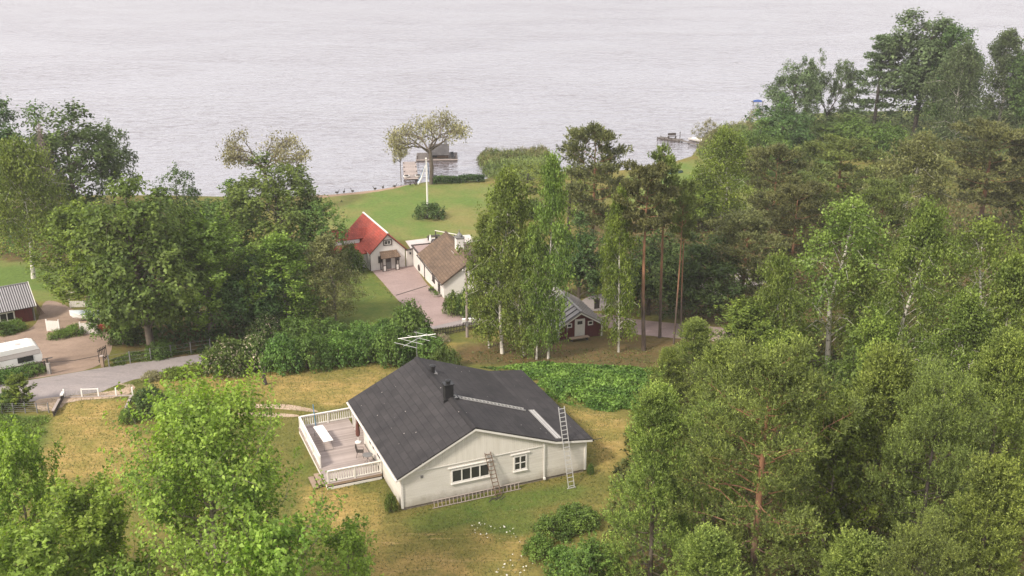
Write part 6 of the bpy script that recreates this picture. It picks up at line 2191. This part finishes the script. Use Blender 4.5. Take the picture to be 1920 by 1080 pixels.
more = [(805, 409, 379, 60, 'leaf_dark', 'shrub_c', 'round_bush', 'dark clipped round bush at the foot of flagpole'),
        (850, 590, 545, 40, 'leaf_hedge', 'shrub_b', 'round_bush', 'green bush before the brown cottage gable'),
        (872, 592, 540, 42, 'leaf_broad', 'shrub_a', 'round_bush', 'dark green bush behind the utility pole'),
        (733, 960, 922, 24, 'leaf_broad', 'shrub_c', 'wall_shrub', 'narrow green shrub at near left corner of bungalow'),
        (1107, 890, 868, 14, 'leaf_hedge', 'shrub_c', 'wall_shrub', 'tiny shrub at right corner of the bungalow'),
        (28, 620, 599, 46, 'leaf_lush', 'shrub_c', 'barn_bush', 'light green bush under the dark red barn window'),
        (4, 626, 602, 50, 'leaf_hedge', 'shrub_b', 'barn_bush', 'green bush at left below the dark red barn'),
        (110, 633, 618, 40, 'leaf_lush', 'shrub_c', 'low_bush', 'low green plants at foot of the left white panel'),
        (140, 628, 608, 44, 'leaf_lush', 'shrub_c', 'low_bush', 'low green plants between the two white panels'),
        (62, 702, 680, 50, 'leaf_hedge', 'shrub_c', 'low_bush', 'dark low bush by the concrete gate post'),
        (20, 712, 690, 60, 'leaf_hedge', 'shrub_c', 'low_bush', 'dark low bush along rail fence before caravan'),
        (-20, 722, 694, 60, 'leaf_hedge', 'shrub_c', 'low_bush', 'low bush at the left end of rail fence'),
        (10, 765, 735, 70, 'leaf_hedge', 'shrub_b', 'low_bush', 'green roadside bush left of small conical tree'),
        (325, 710, 688, 46, 'leaf_fresh', 'shrub_c', 'low_bush', 'round green bush on the near road verge'),
        (360, 702, 684, 60, 'leaf_fresh', 'shrub_c', 'low_bush', 'rough green bush between road and the flowering hedge'),
        (285, 712, 696, 40, 'leaf_pale', 'shrub_c', 'low_bush', 'pale grassy bush on the verge by white posts'),
        (300, 668, 640, 60, 'leaf_hedge', 'shrub_c', 'low_bush', 'green bush behind far side wire fence'),
        (235, 640, 600, 60, 'leaf_hedge', 'shrub_b', 'low_bush', 'bush at foot of the big round tree'),
        (1000, 408, 372, 60, 'leaf_hedge', 'shrub_a', 'shore_bush', 'green bush behind the birches on lake lawn'),
        (940, 400, 345, 60, 'leaf_fresh', 'shrub_a', 'shore_bush', 'fresh green bush at left of the reed bed'),
        (1490, 300, 250, 60, 'leaf_broad', 'shrub_a', 'shore_bush', 'green bush below the right shore alder'),
        (1660, 300, 232, 90, 'leaf_broad', 'shrub_a', 'shore_bush', 'bush under the see-through conifer'),
        (1600, 280, 222, 90, 'leaf_broad', 'shrub_b', 'shore_bush', 'bush between willow and see-through conifer'),
        (1640, 285, 258, 24, 'leaf_rust', 'shrub_c', 'dry_bush', 'small rusty orange dry bush in the right shore thicket'),
        (635, 462, 428, 46, 'leaf_rust', 'shrub_b', 'climber_bush', 'reddish brown climber over wing of red roofed cottage'),
        (1165, 630, 600, 30, 'leaf_flower', 'shrub_c', 'flowering_bush', 'small pale flowering bush right of the red hut'),
        (975, 600, 568, 60, 'leaf_flower', 'shrub_c', 'flowering_bush', 'pale flowering bush between the birch trunks'),
        (1030, 596, 570, 40, 'leaf_flower', 'shrub_c', 'flowering_bush', 'pale flowering bush at back corner of red hut'),
        (828, 640, 626, 30, 'leaf_flower', 'shrub_c', 'flowering_bush', 'low pale flowering bush by the dark picket fence'),
        (1040, 1000, 966, 80, 'leaf_lush', 'shrub_b', 'leafy_bush', 'lush green bush in front of conical young pine'),
        (1010, 1045, 1002, 60, 'leaf_lush', 'shrub_b', 'leafy_bush', 'lush low bush nearest the white daisies'),
        (1080, 985, 948, 90, 'leaf_lush', 'shrub_a', 'leafy_bush', 'lush bush touching left side of the conical pine'),
        (1060, 1075, 1025, 90, 'leaf_lush', 'shrub_b', 'leafy_bush', 'lush bush at bottom left of the conical pine')]
for bx, by, tp, w_, lm, key, nm, lab in more:
    tree(key, nm, lab, bx, by, tp, w_, 'bush', None, lm, parts=('stems', 'foliage'))
# clipped hedge along the shore
a, b = G(812, 345), G(908, 340)
rg = np.random.default_rng(3)
n = 5200
L_ = float(np.linalg.norm((b - a)[:2]))
c = np.stack([rg.uniform(0, L_, n), rg.normal(0, .32, n), rg.uniform(.05, 1.0, n) ** .7 * 1.15], 1)
c[:, 2] += .1 * np.sin(c[:, 0] * 1.3)
sh_ = tag(empty('shore_hedge', tuple(a), math.atan2((b - a)[1], (b - a)[0])), 'low dark clipped hedge along the lake lawn shore', 'hedge')
link('foliage', quads_mesh('hedge', leaves(rg, c, unit(rg.normal(size=(n, 3)) * .6 + [0, 0, .7]), np.full(n, .24)), [M['leaf_dark']]), sh_)

# ------------------------------------------------------------------ ground cover that nobody could count


def scatter(name, poly_px, n, hfun, size, m, seed, up=.6, along=None, asp=.62, off=0.0, zfix=None):
    rg = np.random.default_rng(seed)
    poly = np.array(gpoly(poly_px))
    lo, hi = poly.min(0), poly.max(0)
    P = rg.uniform(lo, hi, (int(n * 3), 2))
    P = P[inside(P, poly) > 0][:n]
    rag = np.sin(P[:, 0] * 2.1 + 2 * np.sin(P[:, 1] * .7)) + np.sin(P[:, 1] * 2.7 + 1.5 * np.sin(P[:, 0] * 1.1)) + rg.normal(size=len(P)) * .5
    P = P[(inside(P, poly) > .35 - .3 * rag) & (rag > -1.7)]
    n = len(P)
    e = np.clip(inside(P, poly) / 1.2, 0.15, 1)
    hump = .55 + .45 * np.sin(P[:, 0] * 1.9 + 1.3 * np.sin(P[:, 1] * 1.1)) * np.sin(P[:, 1] * 2.3 + np.sin(P[:, 0] * .9))
    hh = hfun(rg, n) * e * (.5 + .5 * hump)
    z = np.interp(P[:, 1], TY, TZ) if zfix is None else np.full(n, zfix)
    c = np.stack([P[:, 0], P[:, 1], z + off + hh], 1)
    al = None if along is None else np.tile(along, (n, 1))
    nr = unit(rg.normal(size=(n, 3)) * .6 + [0, 0, up])
    V = leaves(rg, c, nr, size * rg.uniform(.55, 1.35, n), asp, al)
    o = link(name, quads_mesh(name, V, [m]))
    o['kind'] = 'stuff'
    return o


lush_px = [(925, 690), (1000, 680), (1130, 686), (1250, 694), (1300, 745), (1200, 778), (1100, 768), (1040, 752), (990, 715)]
tag(scatter('lush_ground_cover', lush_px, 26000, lambda r_, n: .62 * r_.uniform(.1, 1, n) ** .6, .25, M['leaf_lush'], 61), 'dense bright green leafy plants behind the bungalow', 'ground cover', kind='stuff')
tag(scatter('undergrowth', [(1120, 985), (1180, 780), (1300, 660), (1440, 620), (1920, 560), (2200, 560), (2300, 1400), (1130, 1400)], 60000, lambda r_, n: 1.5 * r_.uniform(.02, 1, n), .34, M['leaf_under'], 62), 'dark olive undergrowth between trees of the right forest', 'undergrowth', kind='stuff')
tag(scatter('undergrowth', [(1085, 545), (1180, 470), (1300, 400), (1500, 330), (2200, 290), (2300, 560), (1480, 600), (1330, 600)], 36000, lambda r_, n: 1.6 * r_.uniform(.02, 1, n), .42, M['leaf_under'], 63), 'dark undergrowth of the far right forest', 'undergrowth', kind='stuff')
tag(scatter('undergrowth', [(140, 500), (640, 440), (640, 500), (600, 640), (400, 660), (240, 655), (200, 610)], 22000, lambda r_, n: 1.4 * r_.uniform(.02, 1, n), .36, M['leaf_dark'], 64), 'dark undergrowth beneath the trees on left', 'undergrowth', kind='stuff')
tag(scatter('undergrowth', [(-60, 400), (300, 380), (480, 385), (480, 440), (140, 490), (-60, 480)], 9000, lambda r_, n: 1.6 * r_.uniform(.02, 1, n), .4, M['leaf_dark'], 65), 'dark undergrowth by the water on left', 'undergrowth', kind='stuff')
tag(scatter('weeds', [(840, 690), (925, 688), (990, 712), (905, 690)], 2600, lambda r_, n: .5 * r_.uniform(.05, 1, n), .2, M['leaf_hedge'], 66), 'green weeds under the birches behind the roof', 'weeds', kind='stuff')
tag(scatter('weeds', [(860, 655), (1235, 650), (1235, 690), (870, 684)], 1500, lambda r_, n: .22 * r_.uniform(.02, 1, n), .17, M['leaf_under'], 67), 'scattered brown forest floor plants around the birches', 'weeds', kind='stuff')
tag(scatter('weeds', [(-60, 772), (95, 778), (98, 800), (60, 850), (-60, 870)], 6000, lambda r_, n: .45 * r_.uniform(.02, 1, n), .16, M['leaf_lush'], 68), 'tall green weeds at left of the dry lawn', 'weeds', kind='stuff')
tag(scatter('weeds', [(200, 690), (390, 662), (392, 655), (240, 660), (205, 675)], 4000, lambda r_, n: .4 * r_.uniform(.02, 1, n), .16, M['leaf_hedge'], 69), 'grassy weeds along far verge of road', 'weeds', kind='stuff')
reed_px = [(893, 296), (915, 287), (960, 290), (1025, 283), (1040, 320), (1000, 345), (940, 345), (912, 330)]
tag(scatter('reeds', [(888, 299), (905, 283), (960, 286), (1030, 278), (1035, 300), (960, 305), (905, 310)], 5000, lambda r_, n: 1.9 * r_.uniform(.3, 1, n), 1.0, M['reed'], 81, .15, (0, 0, 1.0), .1, .0, LAKE), 'straw coloured reeds along outer edge of the reed bed', 'reeds', kind='stuff')
tag(scatter('reeds', [(1298, 290), (1316, 258), (1345, 240), (1412, 230), (1425, 243), (1350, 262), (1325, 290)], 5000, lambda r_, n: 2.0 * r_.uniform(.3, 1, n), 1.0, M['reed'], 82, .15, (0, 0, 1.0), .1, .0, LAKE), 'straw coloured reeds along outer edge of the point', 'reeds', kind='stuff')
tag(scatter('reeds', reed_px, 9000, lambda r_, n: 1.6 * r_.uniform(.1, 1, n), .95, M['reed_green'], 70, .15, (0, 0, 1.0), .12, .0, LAKE), 'tan green reeds standing in the lake by the birches', 'reeds', kind='stuff')
tag(scatter('reeds', [(1300, 292), (1318, 262), (1345, 246), (1410, 236), (1440, 250), (1400, 290), (1330, 320)], 9000, lambda r_, n: 1.9 * r_.uniform(.1, 1, n), .95, M['reed_green'], 71, .15, (0, 0, 1.0), .12, .0, LAKE), 'tan green reeds on the point by the pier', 'reeds', kind='stuff')
tag(scatter('shore_growth', [(1320, 300), (1400, 262), (1440, 270), (1420, 330), (1330, 340)], 9000, lambda r_, n: 1.8 * r_.uniform(.1, 1, n), .36, M['leaf_fresh'], 72), 'soft green growth behind the reeds', 'ground cover', kind='stuff')
tag(scatter('shore_growth', [(1430, 300), (1440, 226), (1560, 218), (1720, 214), (1930, 208), (2300, 205), (2300, 300)], 26000, lambda r_, n: 2.6 * r_.uniform(.05, 1, n), .45, M['leaf_lake'], 75), 'green thicket under the right shore trees', 'thicket', kind='stuff')
tag(scatter('daisies', [(835, 985), (900, 975), (985, 985), (1010, 1085), (880, 1095), (960, 1030)], 130, lambda r_, n: .35 * r_.uniform(.5, 1, n), .11, M['lawn_flower'], 73, 1.5, None, 1.0), 'white wild flowers in grass at the bottom', 'flowers', kind='stuff')
LAWN = [(60, 755), (330, 700), (480, 690), (740, 676), (900, 700), (1180, 780), (1150, 930), (1000, 1100), (540, 1100), (80, 900)]
tag(scatter('lawn_tufts', LAWN, 42000, lambda r_, n: .05 * r_.uniform(.2, 1, n), .15, M['reed'], 74, .3, (0, 0, 1.0), .22), 'short straw coloured grass tufts over the lawn', 'grass', kind='stuff')
tag(scatter('lawn_tufts', LAWN, 42000, lambda r_, n: .05 * r_.uniform(.2, 1, n), .15, M['grass_blade'], 76, .3, (0, 0, 1.0), .22), 'short green grass tufts over the lawn', 'grass', kind='stuff')
tag(scatter('weeds', [(100, 748), (190, 736), (250, 714), (330, 699), (395, 688), (396, 692), (330, 706), (255, 724), (190, 741), (110, 753)], 3000, lambda r_, n: .35 * r_.uniform(.05, 1, n), .15, M['grass_blade'], 77, .4, (0, 0, 1.0), .3), 'rough grass along near verge of the road', 'grass', kind='stuff')
tag(scatter('weeds', [(700, 520), (742, 556), (790, 604), (785, 608), (735, 560), (694, 522)], 1500, lambda r_, n: .3 * r_.uniform(.05, 1, n), .16, M['leaf_lush'], 78), 'plants along left edge of the paved courtyard', 'plants', kind='stuff')
tag(scatter('weeds', [(745, 968), (900, 925), (1100, 888), (1104, 893), (900, 934), (748, 976)], 1400, lambda r_, n: .28 * r_.uniform(.05, 1, n), .13, M['leaf_hedge'], 79), 'weeds along the foot of bungalow gable wall', 'weeds', kind='stuff')
tag(scatter('weeds', [(610, 915), (705, 897), (707, 902), (612, 920)], 500, lambda r_, n: .25 * r_.uniform(.05, 1, n), .13, M['leaf_hedge'], 80), 'weeds along front edge of the timber deck', 'weeds', kind='stuff')

# ------------------------------------------------------------------ thin summer haze over land and lake
hz = MB().box(-4200, 4200, -4100, 6200, -10.5, 41.5)
hm = bpy.data.materials.new('haze')
hm.use_nodes = True
hm.node_tree.nodes.clear()
vo = hm.node_tree.nodes.new('ShaderNodeVolumePrincipled')
vo.inputs['Color'].default_value = (.95, .92, .91, 1)
vo.inputs['Density'].default_value = .0003
vo.inputs['Anisotropy'].default_value = .2
mo = hm.node_tree.nodes.new('ShaderNodeOutputMaterial')
hm.node_tree.links.new(vo.outputs['Volume'], mo.inputs['Volume'])
o = hz.build('haze', hm)
o['kind'] = 'stuff'
